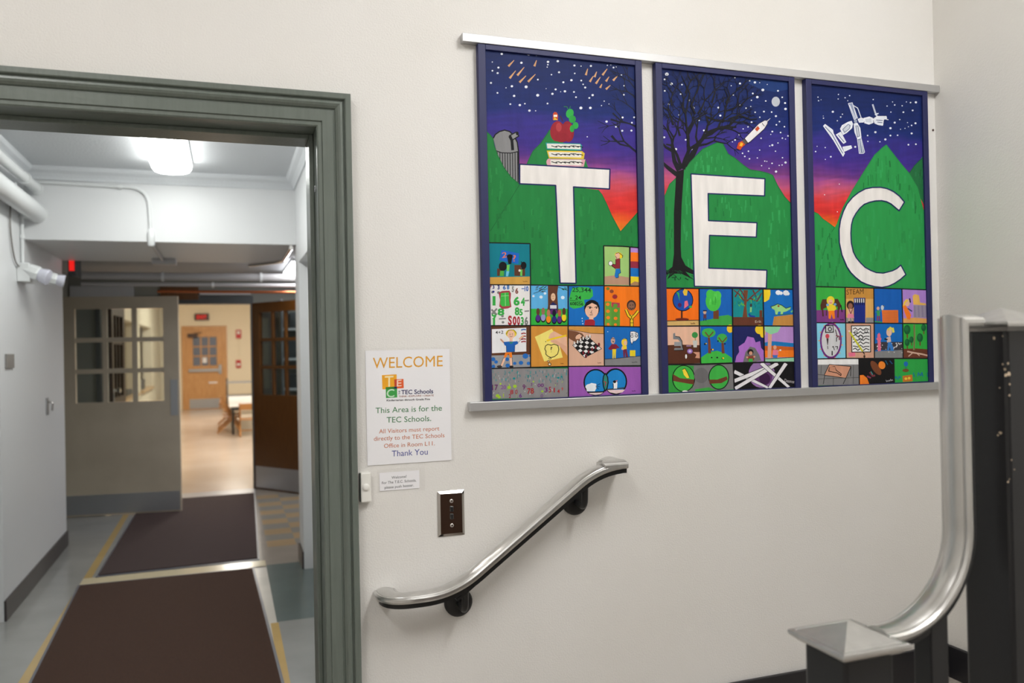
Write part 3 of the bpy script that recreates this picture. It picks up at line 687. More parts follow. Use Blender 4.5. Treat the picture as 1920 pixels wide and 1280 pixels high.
# right brown leaf swung towards us
hx, hy = .305, 8.035; ux, uy = .577, -.817
d = leaf('door_2', .95, 2.155, .045, (.125, .80, 1.09, 2.04), M['brown'], .26, None, bar=.035)
d.location = (hx, hy, .008); d.rotation_euler = (0, 0, math.atan2(uy, ux)); tag(d, 'dark brown glazed door leaf on the right, swung open', 'door')
MB().box(.86, .92, -.012, 0, .95, 1.30).build('push_plate', M['steel'], d)
# left brown leaf, swung into the far room, seen through the beige door's panes
d = leaf('door_3', .95, 2.155, .045, (.125, .80, 1.09, 2.04), M['brown_d'], .26, None, bar=.035)
d.location = (-1.20, 8.21, .008); d.rotation_euler = (0, 0, math.radians(88)); tag(d, 'dark brown door leaf seen edge-on through the beige door panes', 'door')
MB().lathe((.06, -.0, 1.18), (0, -1, 0), [(0, .02), (.03, .015), (.05, .03), (.07, .03), (.08, .01)], 14).build('door_knob', M['chrome'], d, 40)
MB().box(.03, .075, -.006, 0, .8, 1.15).build('push_plate', M['steel'], d)
# shelf unit behind the brown door
t = thing('shelf_unit', (.85, 8.05, 1.0), 'pale shelf of boxes seen through the brown door panes', 'shelf')
for z in (1.15, 1.5, 1.85): MB().box(.64, 1.5, 7.86, 8.05, z-.015, z+.015).build('shelf_board', M['white_en'], t)
for x in (.62, 1.5): MB().box(x, x+.02, 7.86, 8.05, .9, 2.2).build('side_panel', M['ceil_x'], t)
for i, (x, z, w_, h_) in enumerate(((.70, 1.165, .5, .16), (.68, 1.515, .55, .2), (.72, 1.865, .45, .18))):
    tag(MB().box(x, x+w_, 7.88, 8.04, z, z+h_).build('storage_box', M['darkgrey'], None, bev=.004),
        'dark box on the %s board of the pale shelf behind the brown door' % ('lowest', 'middle', 'highest')[i], 'box', 'boxes on the shelf')

# ================================================================ FAR ROOM
y0 = FY
fr = MB().box(-1.14, -1.02, y0-.05, y0, 0, 2.34).box(-.07, .05, y0-.05, y0, 0, 2.34).box(-1.02, -.07, y0-.05, y0, 2.22, 2.34).build('trim_5', M['oak'], None, bev=.008); fr['kind'] = 'structure'
d = leaf('door_5', .95, 2.215, .045, (.17, .80, 1.22, 2.03), M['oak'], None, None, bar=.035)
d.location = (-1.02, y0-.055, .004); tag(d, 'orange oak door with blue-grey panes on the far cream wall', 'door')
for o in list(d.children):
    if o.name.startswith('pane'): o.data.materials[0] = M['dkglass']
MB().box(.06, .90, -.004, 0, .02, .29).build('kick_plate', M['steel'], d)
MB().box(.2, .45, -.012, 0, .36, .78).build('raised_panel', M['oak'], d, bev=.01)
MB().box(.56, .81, -.012, 0, .36, .78).build('raised_panel', M['oak'], d, bev=.01)
MB().box(.05, .92, -.06, -.02, 1.05, 1.13).box(.06, .11, -.03, 0, 1.06, 1.12).box(.84, .92, -.05, 0, .98, 1.24).build('panic_bar', M['steel'], d, bev=.006)
MB().box(.04, .30, -.09, 0, 2.02, 2.12).bar((.2, -.08, 2.12), (.42, -.2, 2.15), .03, .02).build('door_closer', M['brown_d'], d)
MB().box(.42, .53, -.003, .0, 1.30, 1.45).build('paper_notice', M['paper'], d)
MB().box(.57, .80, -.016, -.012, .72, .76).build('name_strip', M['paper'], d)
t = thing('exit_sign', (-.6, y0, 2.6), 'dark exit sign with glowing red letters above the orange oak door', 'exit sign')
MB().box(-.79, -.41, y0-.08, y0, 2.50, 2.69).build('case', M['brown_d'], t, bev=.006)
q = MB(); vs, fs, bb = glyphs('EXIT', .02); sx = .26/(bb[1]-bb[0])
q.add([(-.73+(v[0]-bb[0])*sx, y0-.082, 2.54+v[1]*.11/.73) for v in vs], fs); q.build('lettering', M['exit'], t)
t = thing('fire_alarm', (.37, y0, 2.1), 'red fire alarm strobe high on the cream wall right of the oak door', 'fire alarm')
MB().box(.30, .44, y0-.05, y0, 1.98, 2.22).build('case', M['red'], t, bev=.006); MB().box(.33, .41, y0-.075, y0-.05, 2.10, 2.19).build('strobe_lens', M['white_pl'], t, bev=.01)
MB().cyl((.37, y0-.01, 1.98), (.37, y0-.01, 1.38), .010).build('conduit', M['cream'], t)
t = thing('fire_pull_station', (.36, y0, 1.25), 'red and white fire pull station below the alarm strobe', 'fire alarm')
MB().box(.29, .42, y0-.05, y0, 1.14, 1.36).build('case', M['red'], t, bev=.006); MB().box(.31, .40, y0-.065, y0-.05, 1.20, 1.27).build('pull_handle', M['white_pl'], t, bev=.004)

def table(loc, L, W, H, lab):
    x, y, z = loc; t = thing('childrens_table', loc, lab, 'table')
    MB().box(x, x+W, y, y+L, H-.03, H).build('table_top', M['tabletop'], t, bev=.006)
    MB().box(x+.04, x+W-.04, y+.04, y+L-.04, H-.09, H-.031).build('apron', M['darkgrey'], t)
    for (i, j) in ((0, 0), (1, 0), (0, 1), (1, 1)):
        MB().cyl((x+.07+(W-.14)*i, y+.07+(L-.14)*j, 0), (x+.07+(W-.14)*i, y+.07+(L-.14)*j, H-.06), .022).build('leg', M['black'], t, 40)
table((.055, 14.7, 0), 1.7, .76, .56, 'nearer white topped low table with dark legs in the far room')
table((.055, 16.5, 0), 1.7, .76, .56, 'farther white topped low table, end to end behind the nearer one')
def chair():
    t = thing('childrens_chair', (0, 0, 0), None, 'chair', "children's wooden chairs at the low tables")
    MB().box(-.16, .16, -.16, .16, .30, .325).build('seat', M['chairwood'], t, bev=.006)
    for s in (-1, 1):                                   # crossed side legs, the rear one running up into the back
        MB().bar((-.27, .155*s, .01), (.05, .155*s, .31), .024, .034, (0, 1, 0)).build('leg', M['chairwood'], t)
        MB().bar((.17, .155*s, .01), (-.20, .155*s, .62), .024, .034, (0, 1, 0)).build('leg', M['chairwood'], t)
    MB().box(-.225, -.195, -.15, .15, .50, .62).build('backrest', M['chairwood'], t, bev=.006)
    MB().bar((-.16, -.155, .11), (-.16, .155, .11), .02, .02).build('stretcher', M['chairwood'], t)
    return t
proto = chair()
for i, (x, y, r, lab) in enumerate(((.10, 15.2, 0, 'leftmost wooden chair at the near end of the low tables'), (.10, 16.0, 0, 'wooden chair behind the leftmost one along the table side'),
                               (.40, 14.50, 90, 'wooden chair pushed under the near end of the low tables'), (.10, 17.2, 0, 'wooden chair at the farther low table'))):
    c = proto if i == 0 else copy_tree(proto)
    c.location = (x, y, 0); c.rotation_euler = (0, 0, math.radians(r)); c['label'] = lab
t = thing('serving_cart', (.45, 20, 0), 'pale two-tier serving cart behind the low tables', 'cart')
for z in (.50, .84): MB().box(.02, 1.3, 19.8, 20.5, z-.03, z).build('cart_shelf', M['steel'], t)
for (x, y) in ((.03, 19.82), (1.28, 19.82), (.03, 20.48), (1.28, 20.48)): MB().cyl((x, y, .06), (x, y, .92), .018).build('leg', M['darkgrey'], t)
for (x, y) in ((.03, 19.82), (1.28, 19.82), (.03, 20.48), (1.28, 20.48)): MB().cyl((x, y-.012, .05), (x, y+.012, .05), .05).build('wheel', M['black'], t)
t = tag(MB().box(FX0-.25, FX0-.05, 17.2, 18.6, .80, 1.02).build('serving_tray', M['darkgrey'], None, bev=.01), 'dark tray on the farther serving sill', 'tray', 'things on the serving sill')
t = tag(MB().box(FX0-.28, FX0-.06, 13.9, 16.0, .80, .90).build('serving_tray', M['darkgrey'], None, bev=.01), 'dark flat tray on the nearer serving sill', 'tray', 'things on the serving sill')

# ================================================================ THE PAINTINGS
YA = -.0122
V = {1: (860, 50, .296875), 2: (860, 430, .27338), 3: (1200, 90, .257856), 4: (1200, 420, .257856), 5: (1480, 130, .25), 6: (1480, 450, .234375), 7: (900, 440, 1/6), 8: (900, 600, 1/6), 0: (0, 0, 1)}
WH, NV, BK, GN, GD, GL = (232, 228, 225), (28, 36, 92), (16, 17, 22), (32, 126, 62), (26, 104, 52), (56, 172, 74)
SKY = [(2.395, (20, 39, 100)), (2.30, (22, 43, 110)), (2.215, (27, 48, 126)), (2.19, (58, 52, 152)), (2.13, (70, 50, 158)), (2.10, (98, 54, 156)), (2.07, (134, 66, 146)), (2.045, (190, 86, 130)),
       (2.025, (214, 84, 104)), (2.0, (222, 58, 58)), (1.965, (220, 48, 44)), (1.945, (232, 84, 36)), (1.91, (240, 130, 30)), (1.885, (240, 176, 40)), (1.84, (244, 204, 60))]
def skyc(z):
    for (za, ca), (zb, cb) in zip(SKY, SKY[1:]):
        if z >= zb:
            u = (za-z)/(za-zb); return tuple(a+(b_-a)*u for a, b_ in zip(ca, cb))
    return SKY[-1][1]
def sky(P, x0, x1, dz=0.0, seed=1):
    r = random.Random(seed); h = .006; nx = 14; nz = int(.53/h); P.lay.append(((x0, x1, 1.4, 2.4), 1))
    ph = [r.uniform(0, 6) for _ in range(4)]; col = {}
    for j in range(nz+1):
        z = 2.366-j*h
        for i in range(nx+1):
            wv = .006*math.sin(i*.8+ph[0]+z*40)+.004*math.sin(i*2.1+ph[1]-z*70)+r.uniform(-.004, .004)
            k = r.uniform(.95, 1.05)*(.84 if z > 2.08 else .95); col[i, j] = tuple(min(255, v*k) for v in skyc(min(z+dz+wv, 2.39)))
    for j in range(nz):
        for i in range(nx):
            xa, xb, za, zb = x0+(x1-x0)*i/nx, x0+(x1-x0)*(i+1)/nx, 2.366-j*h, 2.366-(j+1)*h
            P.face([(xa, YA-P.step, zb), (xb, YA-P.step, zb), (xb, YA-P.step, za), (xa, YA-P.step, za)], [col[i, j+1], col[i+1, j+1], col[i+1, j], col[i, j]])
    # the board below the sky
    P.face([(x0, YA-P.step, 1.463), (x1, YA-P.step, 1.463), (x1, YA-P.step, 2.366-nz*h), (x0, YA-P.step, 2.366-nz*h)], (34, 126, 62))
def vw(P, n, k=None): return P.view(*V[n], k)
def mottle(P, poly, cols, n, seed, L=70, w=16, k=None):
    """loose vertical brush strokes inside a polygon"""
    r = random.Random(seed); xs = [p[0] for p in poly]; ys = [p[1] for p in poly]
    def inside(x, y):
        c = False
        for i in range(len(poly)):
            (x1, y1), (x2, y2) = poly[i], poly[i-1]
            if (y1 > y) != (y2 > y) and x < (x2-x1)*(y-y1)/(y2-y1)+x1: c = not c
        return c
    m_ = 0
    for _ in range(n*6):
        x, y = r.uniform(min(xs), max(xs)), r.uniform(min(ys), max(ys)); l = L*r.uniform(.4, 1); a = r.uniform(-.1, .1)
        q = [(x+a*l*t, y+l*t) for t in (-.5, 0, .5)]
        if all(inside(*s) for s in ((q[0][0]-w/2, q[0][1]), (q[2][0]+w/2, q[2][1]), (q[0][0]+w/2, q[0][1]), (q[2][0]-w/2, q[2][1]))):
            kk = P.k; P.line(q, w*r.uniform(.4, 1), r.choice(cols)); P.k = kk; m_ += 1
            if m_ >= n: break
    P.k += 1
def branches(P, x, y, a, L, w, d, r, col):
    x2, y2 = x+math.cos(a)*L, y+math.sin(a)*L; xm, ym = (x+x2)/2+r.uniform(-.1, .1)*L, (y+y2)/2+r.uniform(-.1, .1)*L
    kk = P.k; P.line([(x, y), (xm, ym), (x2, y2)], w, col, w*.55); P.k = kk
    if d > 0:
        for s in ((-.55, .5) if d > 1 else (-.6, .1, .6)): branches(P, x2, y2, a+s*r.uniform(.6, 1.3), L*r.uniform(.62, .85), w*.6, d-1, r, col)
GREENS = [(34, 131, 64), (30, 120, 59), (38, 136, 68), (29, 114, 56)]
LG = [(46, 151, 80), (42, 144, 73), (39, 138, 69), (50, 156, 84)]

# ---------------------------------------------------------------- panel T
P = Painter(YA, .634, 1.071, 1.4632, 2.362); sky(P, .63, 1.074, .0, 3)
vw(P, 1, 3)
st = [(235, 138, 4), (272, 172, 8), (212, 223, 4), (251, 258, 7), (213, 278, 6), (246, 293, 7), (204, 355, 7), (299, 386, 4), (336, 376, 8), (426, 380, 10), (245, 418, 6), (350, 437, 8), (326, 489, 6), (386, 495, 8),
      (418, 486, 5), (447, 530, 8), (486, 531, 4), (499, 433, 10), (442, 174, 10), (492, 180, 6), (396, 228, 8), (564, 222, 8), (563, 240, 5), (559, 255, 4), (626, 218, 8), (586, 303, 5), (634, 288, 7), (500, 334, 6), (612, 396, 7),
      (592, 424, 8), (552, 391, 3), (644, 411, 3), (671, 408, 8), (661, 351, 7), (712, 338, 8), (733, 295, 5), (731, 245, 7), (773, 249, 4), (774, 340, 6), (786, 364, 5), (799, 384, 7), (728, 412, 6), (741, 445, 6), (825, 450, 6),
      (846, 432, 8), (835, 248, 7), (939, 244, 4), (961, 242, 3), (978, 258, 6), (995, 254, 3), (1028, 304, 5), (1045, 373, 5), (1043, 430, 6), (919, 470, 4), (902, 498, 4), (949, 488, 3), (832, 513, 9), (772, 513, 10), (934, 599, 8),
      (1035, 573, 7), (1108, 572, 6), (1094, 606, 6), (993, 632, 6), (1033, 657, 7), (1091, 656, 7), (561, 485, 6), (812, 695, 4)]
P.dots(st, 6, (228, 232, 240))
for (a, b_, c, d) in ((350, 212, 314, 250), (492, 212, 478, 250), (360, 278, 322, 326), (414, 256, 370, 308), (425, 310, 384, 352), (485, 300, 438, 348), (815, 265, 803, 306), (872, 284, 858, 318), (850, 312, 828, 348), (938, 266, 908, 306),
                      (895, 318, 866, 360), (950, 316, 930, 346), (1006, 308, 975, 340), (905, 362, 893, 386), (958, 370, 930, 395)):
    P.line([(a, b_), ((a+c)/2, (b_+d)/2), (c, d)], 4, (206, 158, 112), 14)
r = random.Random(11); tb = (24, 26, 42)
for (x, y, a, L, w_, d) in ((1136, 800, -2.45, 120, 17, 2), (1136, 640, -2.75, 110, 12, 2), (1130, 470, -2.4, 90, 12, 2), (1128, 430, -2.1, 95, 10, 2), (1125, 560, -2.3, 90, 9, 2), (1120, 350, -2.5, 80, 9, 2)):
    branches(P, x, y, a, L, w_, d, r, tb)
P.line([(965, 688), (985, 712), (1020, 742), (1080, 758)], 16, tb, 8); P.line([(960, 585), (1010, 600), (1060, 608)], 12, tb, 7); P.line([(972, 545), (1030, 600), (1120, 625)], 10, tb, 6)
P.k += 1
P.poly([(430, 870), (445, 835), (470, 785), (520, 735), (560, 675), (575, 650), (605, 700), (760, 790), (800, 840), (818, 890)], GN)
P.line([(430, 870), (445, 835), (470, 785), (520, 735), (560, 675), (575, 650)], 5, GD)
P.poly([(380, 985), (612, 1005), (725, 1012), (880, 1030), (905, 1060), (935, 1120), (965, 1190), (1000, 1255), (1022, 1295), (1140, 1165), (1175, 1125), (1190, 1640), (140, 1640), (140, 1100)], GN)
P.line([(880, 1030), (905, 1060), (935, 1120), (965, 1190), (1000, 1255), (1022, 1295), (1140, 1162)], 5, GD)
P.poly([(228, 780), (380, 785), (384, 1000), (352, 975), (310, 925), (270, 870)], (128, 128, 130))
for i in range(9): P.line([(244+i*16, 792), (246+i*16, min(840+i*23, 985))], 5, BK)
P.poly([(218, 705), (232, 680), (258, 662), (290, 653), (322, 662), (350, 690), (370, 730), (378, 790), (330, 800), (270, 796), (238, 782), (228, 740)], (132, 132, 134))
P.line([(218, 705), (232, 680), (258, 662), (290, 653), (322, 662), (350, 690), (370, 730), (378, 790), (382, 990)], 8, BK); P.line([(238, 784), (270, 796), (330, 798), (378, 788)], 6, BK)
P.poly([(318, 690), (362, 666), (378, 690), (336, 718)], (140, 140, 142)); P.line([(318, 690), (362, 666), (380, 690), (336, 718)], 7, BK); P.ell(370, 674, 9, 12, BK); P.line([(322, 690), (336, 718), (341, 780)], 18, BK)
P.poly([(130, 640), (176, 664), (200, 685), (216, 708), (224, 750), (245, 810), (285, 890), (330, 950), (385, 996), (340, 1070), (270, 1180), (210, 1280), (130, 1300)], (30, 124, 60))
P.line([(176, 664), (200, 685), (216, 708), (224, 750), (245, 810), (285, 890), (330, 950), (385, 996)], 6, GD); P.line([(385, 996), (340, 1070), (270, 1180), (200, 1290)], 5, GD)
mottle(P, [(190, 1120), (340, 1080), (600, 1015), (608, 1640), (190, 1640)], GREENS, 46, 2); mottle(P, [(735, 1040), (890, 1060), (1010, 1310), (1130, 1220), (1130, 1640), (745, 1640)], GREENS, 40, 4)
mottle(P, [(185, 720), (215, 740), (300, 930), (350, 1000), (185, 1200)], GREENS, 14, 6, 60, 12)
# books and apple
P.poly([(566, 834), (800, 838), (790, 884), (560, 880)], (214, 160, 172)); P.ell(572, 856, 18, 24, (214, 160, 172)); P.poly([(580, 840), (776, 842), (774, 876), (580, 872)], (226, 222, 214))
P.poly([(556, 782), (780, 786), (796, 800), (790, 836), (570, 830)], (222, 190, 60)); P.poly([(566, 790), (776, 794), (774, 826), (574, 822)], (228, 224, 214))
P.poly([(548, 732), (768, 738), (780, 752), (774, 782), (556, 774)], (40, 150, 150)); P.poly([(556, 738), (768, 743), (770, 775), (560, 768)], (228, 226, 218))
for yb in (758, 808, 858):
    for i in range(7): x = 585+i*27; P.line([(x, yb+(i*7 % 5)*2-6), (x+20, yb-(i*5 % 7)), (x+38, yb+4)], 5, BK)
P.ell(622, 660, 44, 64, (150, 32, 46), .1); P.ell(690, 662, 38, 66, (142, 30, 44), -.1); P.rect(600, 615, 712, 705, (152, 34, 48)); P.ell(650, 700, 46, 30, (146, 32, 46)); P.ell(632, 635, 18, 28, (176, 60, 66))
P.poly([(594, 588), (596, 548), (606, 538), (620, 542), (628, 560), (626, 592)], (196, 70, 36)); P.rect(600, 556, 622, 570, (236, 226, 210)); P.poly([(598, 590), (604, 570), (626, 588)], (226, 190, 50)); P.line([(640, 562), (650, 580), (656, 598)], 6, (72, 36, 36))
P.ell(702, 548, 24, 30, (46, 168, 72), .3); P.ell(718, 584, 22, 24, (40, 156, 64)); P.ell(738, 624, 18, 22, (46, 168, 72)); P.ell(716, 644, 14, 22, (42, 160, 66)); P.line([(690, 520), (684, 506), (664, 504)], 4, (40, 130, 60)); P.line([(700, 520), (706, 502)], 4, (40, 130, 60))
# the letter
vw(P, 0)
TT = [(974.3, 307.7), (1143.5, 317.2), (1142.6, 354.3), (1075.2, 350.4), (1080, 531), (1050, 530.6), (1041.7, 347.5), (974.3, 344.5)]
P.poly(TT, WH); P.line(TT, 2.6, NV, None, True)
# small pictures: base colours, then drawing, then the black grid
G0 = P.k + 2
def tiles(P, lst):
    P.k = G0
    for pts, c in lst: k = P.k; P.poly(pts, c); P.k = k
    P.k += 1
vw(P, 7); P.k = G0
def q4(x0, y0, x1, y1, sl=.02): return [(x0, y0), (x1, y0+(x1-x0)*sl), (x1, y1+(x1-x0)*sl), (x0, y1)]
for pts, c in ((q4(40, 91, 562, 560), (8, 122, 138)), (q4(40, 562, 562, 1022, 0), (230, 228, 228)), (q4(566, 572, 990, 836, 0), (92, 172, 224)), (q4(996, 576, 1392, 1024, 0), (20, 108, 190)), (q4(1396, 580, 1850, 1030, 0), (240, 120, 24)),
               (q4(1396, 130, 1676, 566, .02), (156, 196, 116)), (q4(1690, 142, 1850, 570, .02), (178, 136, 208))): k = P.k; P.poly(pts, c); P.k = k
P.k += 1
# speech at the board
P.poly([(104, 478), (560, 470), (560, 560), (104, 556)], (206, 158, 74)); P.poly([(240, 170), (440, 210), (430, 330), (215, 285)], (26, 98, 192)); P.text('2', 246, 262, 300, 252, 60, (238, 120, 60)); P.text('?', 372, 300, 402, 298, 70, (238, 120, 60))
P.rect(192, 380, 270, 462, (92, 54, 38)); P.rect(386, 340, 462, 462, (92, 54, 38)); P.rect(462, 380, 506, 462, (92, 54, 38)); P.ell(256, 355, 46, 52, BK); P.poly([(300, 232), (368, 225), (350, 330), (320, 330)], BK); P.ell(334, 245, 34, 26, BK); P.ell(490, 345, 32, 42, BK); P.line([(462, 300), (480, 340), (470, 390)], 8, BK)
P.poly([(226, 405), (268, 405), (266, 465), (222, 465)], (80, 172, 70)); P.poly([(300, 340), (334, 335), (326, 420), (300, 420)], (110, 200, 90)); P.poly([(296, 410), (328, 410), (316, 468), (290, 468)], (110, 190, 220)); P.poly([(452, 392), (476, 392), (474, 462), (452, 460)], (110, 200, 90)); P.ell(444, 402, 12, 14, (230, 220, 210)); P.scrib(482, 530, 534, 530, 14, (90, 60, 30))
# catching figure, stripes
P.poly([(1400, 470), (1520, 455), (1676, 480), (1676, 566), (1400, 560)], (180, 142, 118)); P.ell(1560, 232, 46, 34, (234, 206, 40), .4); P.ell(1546, 240, 26, 38, (226, 176, 150)); P.line([(1526, 210), (1560, 202), (1604, 234), (1600, 260)], 6, BK); P.line([(1522, 240), (1545, 276), (1570, 262)], 5, BK)
P.poly([(1526, 275), (1574, 268), (1572, 380), (1526, 380), (1484, 356), (1490, 330), (1526, 336)], (132, 38, 48)); P.line([(1526, 275), (1524, 336), (1490, 328), (1482, 352), (1526, 384)], 5, BK); P.ell(1468, 322, 22, 25, (236, 236, 240)); P.ring(1468, 322, 23, 26, 5, BK); P.poly([(1526, 384), (1576, 380), (1580, 428), (1556, 440), (1556, 480), (1528, 486), (1512, 466)], (22, 112, 190)); P.line([(1574, 270), (1574, 380), (1582, 428), (1558, 440), (1556, 482), (1526, 486)], 5, BK)
for (ya, yb, c) in ((150, 200, (178, 136, 208)), (196, 300, (240, 116, 26)), (298, 374, (142, 40, 62)), (372, 474, (18, 108, 186)), (468, 560, (228, 202, 40))): k = P.k; P.poly([(1694, ya), (1802, ya+6), (1802, yb+14), (1694, yb)], c); P.k = k+1
P.poly([(1694, 552), (1740, 524), (1802, 536), (1802, 572), (1694, 570)], (170, 130, 90))
# numbers
for (t_, x, y, w_, h, c) in (('P', 110, 602, 20, 40, (150, 40, 50)), ('3', 140, 606, 22, 36, (34, 42, 120)), ('3', 196, 612, 24, 46, (34, 42, 120)), ('6', 256, 614, 34, 44, (40, 100, 180)), ('8', 300, 612, 30, 50, (40, 110, 180)), ('5', 356, 640, 26, 60, (130, 134, 130)), ('6', 396, 660, 34, 60, (130, 70, 60)), ('10', 500, 632, 44, 54, (40, 100, 180)),
                             ('1', 140, 790, 34, 100, (56, 172, 74)), ('6', 376, 790, 70, 92, (56, 172, 74)), ('4', 458, 794, 46, 86, (56, 172, 74)), ('8', 390, 900, 52, 84, (56, 172, 74)), ('5', 440, 904, 40, 70, (56, 172, 74)), ('9', 128, 950, 56, 80, (56, 172, 74)), ('8', 196, 904, 78, 76, (56, 172, 74)), ('S', 314, 1010, 44, 100, (170, 40, 52)), ('0', 366, 1010, 44, 92, (170, 40, 52)), ('0', 416, 1010, 34, 92, (170, 40, 52)), ('3', 458, 1010, 34, 86, (56, 160, 74)), ('6', 500, 1010, 40, 86, (120, 124, 122)), ('1', 144, 1012, 26, 70, (56, 172, 74))):
    P.text(t_, x, y, x+w_, y, h, c, .045)
P.line([(500, 742), (550, 738)], 16, (128, 130, 128)); P.line([(500, 860), (552, 856)], 14, (128, 130, 128)); P.line([(466, 606), (498, 606)], 10, (40, 100, 180)); P.line([(212, 946), (290, 942)], 14, (128, 130, 128)); P.dots([(252, 914, 16), (258, 984, 16), (208, 650, 18), (140, 646, 16)], 14, (128, 130, 128)); P.dots([(150, 640, 14)], 14, (40, 48, 130)); P.line([(128, 840), (190, 900)], 20, (128, 130, 128)); P.line([(190, 830), (132, 892)], 20, (128, 130, 128))
P.poly([(208, 650), (250, 632), (330, 628), (348, 660), (342, 740), (352, 810), (316, 828), (250, 836), (216, 806), (224, 730)], (164, 64, 74)); P.poly([(234, 656), (322, 648), (326, 730), (336, 800), (250, 806), (226, 780)], (62, 184, 72)); P.line([(282, 652), (286, 800)], 6, (164, 214, 150)); P.line([(236, 690), (326, 684)], 5, (164, 214, 150))
# story under the tree
vw(P, 7)
P.rect(568, 832, 990, 1040, (50, 170, 62)); P.poly([(762, 574), (880, 574), (868, 660), (880, 840), (890, 880), (750, 880), (764, 800)], (96, 58, 40)); P.dots([(686, 700, 20), (930, 706, 22), (600, 690, 14), (730, 660, 16)], 18, (214, 228, 240))
rr = random.Random(3)
for i in range(16): x, y = rr.uniform(585, 740), rr.uniform(585, 650); P.line([(x, y), (x+30, y-10)], 6, rr.choice([(40, 110, 50), (60, 60, 40)]))
for i in range(8): x, y = rr.uniform(895, 985), rr.uniform(585, 630); P.line([(x, y), (x+25, y+10)], 6, (40, 110, 50))
P.line([(745, 584), (660, 640), (600, 660)], 5, BK); P.line([(880, 590), (940, 610), (980, 606)], 5, BK)
P.ell(822, 700, 26, 44, (226, 186, 152)); P.line([(806, 690), (834, 690)], 3, BK); P.line([(814, 716), (832, 716)], 3, BK); P.poly([(786, 790), (820, 756), (868, 790), (870, 850), (784, 850)], (34, 40, 96)); P.rect(788, 792, 860, 830, (216, 214, 220)); P.ell(826, 868, 44, 34, (94, 40, 110)); P.ell(830, 880, 18, 40, (24, 28, 80))
for (x, y, s, hd, bd) in ((652, 865, 1, (96, 60, 46), (80, 40, 130)), (710, 860, 1, (150, 110, 90), (150, 150, 200)), (770, 880, 1, (180, 120, 90), (240, 140, 30)), (834, 880, 1, (20, 20, 40), (40, 40, 120)), (894, 880, 1, (170, 90, 60), (90, 40, 130)), (944, 862, 1, (86, 50, 40), (236, 206, 40))):
    P.ell(x, y+80, 30, 46, BK); P.ell(x, y+70, 26, 40, bd); P.ell(x, y, 20, 40, hd)
# sum in a cloud
P.poly([(1020, 650), (1040, 600), (1110, 586), (1220, 590), (1266, 620), (1270, 690), (1230, 726), (1170, 730), (1180, 790), (1130, 820), (1050, 832), (1008, 810), (1002, 720)], (58, 178, 74)); P.text('25,344', 1036, 640, 1248, 648, 50, (20, 60, 40), .01); P.text('x', 1010, 722, 1034, 722, 24, BK, .01); P.text('24', 1070, 728, 1136, 730, 44, BK, .01); P.line([(1010, 736), (1150, 752)], 5, BK); P.text('608256', 1012, 790, 1160, 796, 36, BK, .02)
P.ell(1258, 830, 88, 98, BK); P.ell(1256, 846, 76, 92, (232, 186, 162)); P.poly([(1190, 760), (1258, 738), (1326, 760), (1336, 830), (1310, 790), (1258, 766), (1200, 800), (1182, 840)], BK); P.line([(1204, 812), (1236, 806), (1262, 822)], 6, BK); P.line([(1284, 820), (1308, 806), (1336, 814)], 6, BK); P.dots([(1236, 822, 11), (1310, 822, 10)], 10, BK); P.line([(1258, 850), (1244, 878), (1264, 884)], 5, BK); P.line([(1232, 900), (1268, 900)], 6, BK); P.rect(1226, 920, 1274, 970, (232, 186, 162)); P.poly([(1172, 1030), (1180, 962), (1230, 950), (1270, 952), (1292, 970), (1290, 1030)], (156, 36, 50)); P.dots([(1148, 940, 7), (1150, 970, 6), (1156, 1000, 7)], 6, (220, 230, 240))
# orange square
P.dots([(1438, 606, 20), (1480, 636, 24), (1516, 696, 30)], 20, (140, 70, 46)); P.dots([(1438, 606, 17)], 16, (92, 130, 60)); P.dots([(1516, 698, 26)], 22, (158, 40, 54)); P.rect(1404, 750, 1476, 1020, (96, 156, 60)); P.rect(1476, 800, 1574, 1026, (88, 150, 54)); P.poly([(1480, 760), (1570, 766), (1572, 820), (1480, 812)], (170, 60, 80)); P.ell(1522, 796, 26, 20, (88, 150, 54)); P.dots([(1436, 782, 22), (1526, 852, 22), (1438, 860, 22), (1440, 932, 22), (1524, 940, 22), (1440, 1006, 18), (1522, 1010, 18)], 22, (240, 128, 34))
P.ell(1702, 792, 52, 58, (60, 40, 36)); P.ell(1702, 800, 38, 46, (136, 96, 76)); P.dots([(1690, 792, 6), (1718, 790, 6)], 6, BK); P.line([(1680, 820), (1702, 838), (1726, 822)], 7, BK)
for c, ww in ((BK, 34), ((232, 200, 40), 20)): P.line([(1640, 840), (1670, 910), (1704, 940)], ww, c); P.line([(1778, 856), (1744, 900), (1704, 940)], ww, c); P.line([(1704, 900), (1706, 1030)], ww+8, c)
P.line([(1690, 900), (1716, 960)], 6, BK); P.line([(1716, 900), (1690, 960)], 6, BK); P.line([(1690, 990), (1720, 990)], 6, BK)
# second row
vw(P, 8, G0)
for pts, c in ((q4(60, 64, 562, 540, 0), (94, 56, 36)), (q4(566, 66, 986, 524, 0), (206, 142, 58)), (q4(992, 70, 1394, 522, 0), (216, 172, 148)), (q4(1398, 76, 1850, 514, 0), (22, 104, 184)), (q4(60, 543, 990, 888, 0), (138, 136, 138)), (q4(996, 524, 1850, 862, 0), (152, 88, 174))): k = P.k; P.poly(pts, c); P.k = k
P.k += 1
P.poly([(132, 102), (520, 84), (520, 352), (134, 372)], (232, 232, 236)); P.poly([(118, 398), (562, 386), (562, 524), (118, 540)], (150, 152, 156)); P.dots([(148, 440, 26), (180, 470, 22), (305, 440, 24), (390, 486, 20), (460, 480, 26), (510, 404, 34), (545, 486, 22), (150, 520, 22), (310, 510, 26), (560, 400, 14)], 24, (38, 106, 186))
P.text('4+2', 172, 156, 262, 152, 34, BK, .01); 
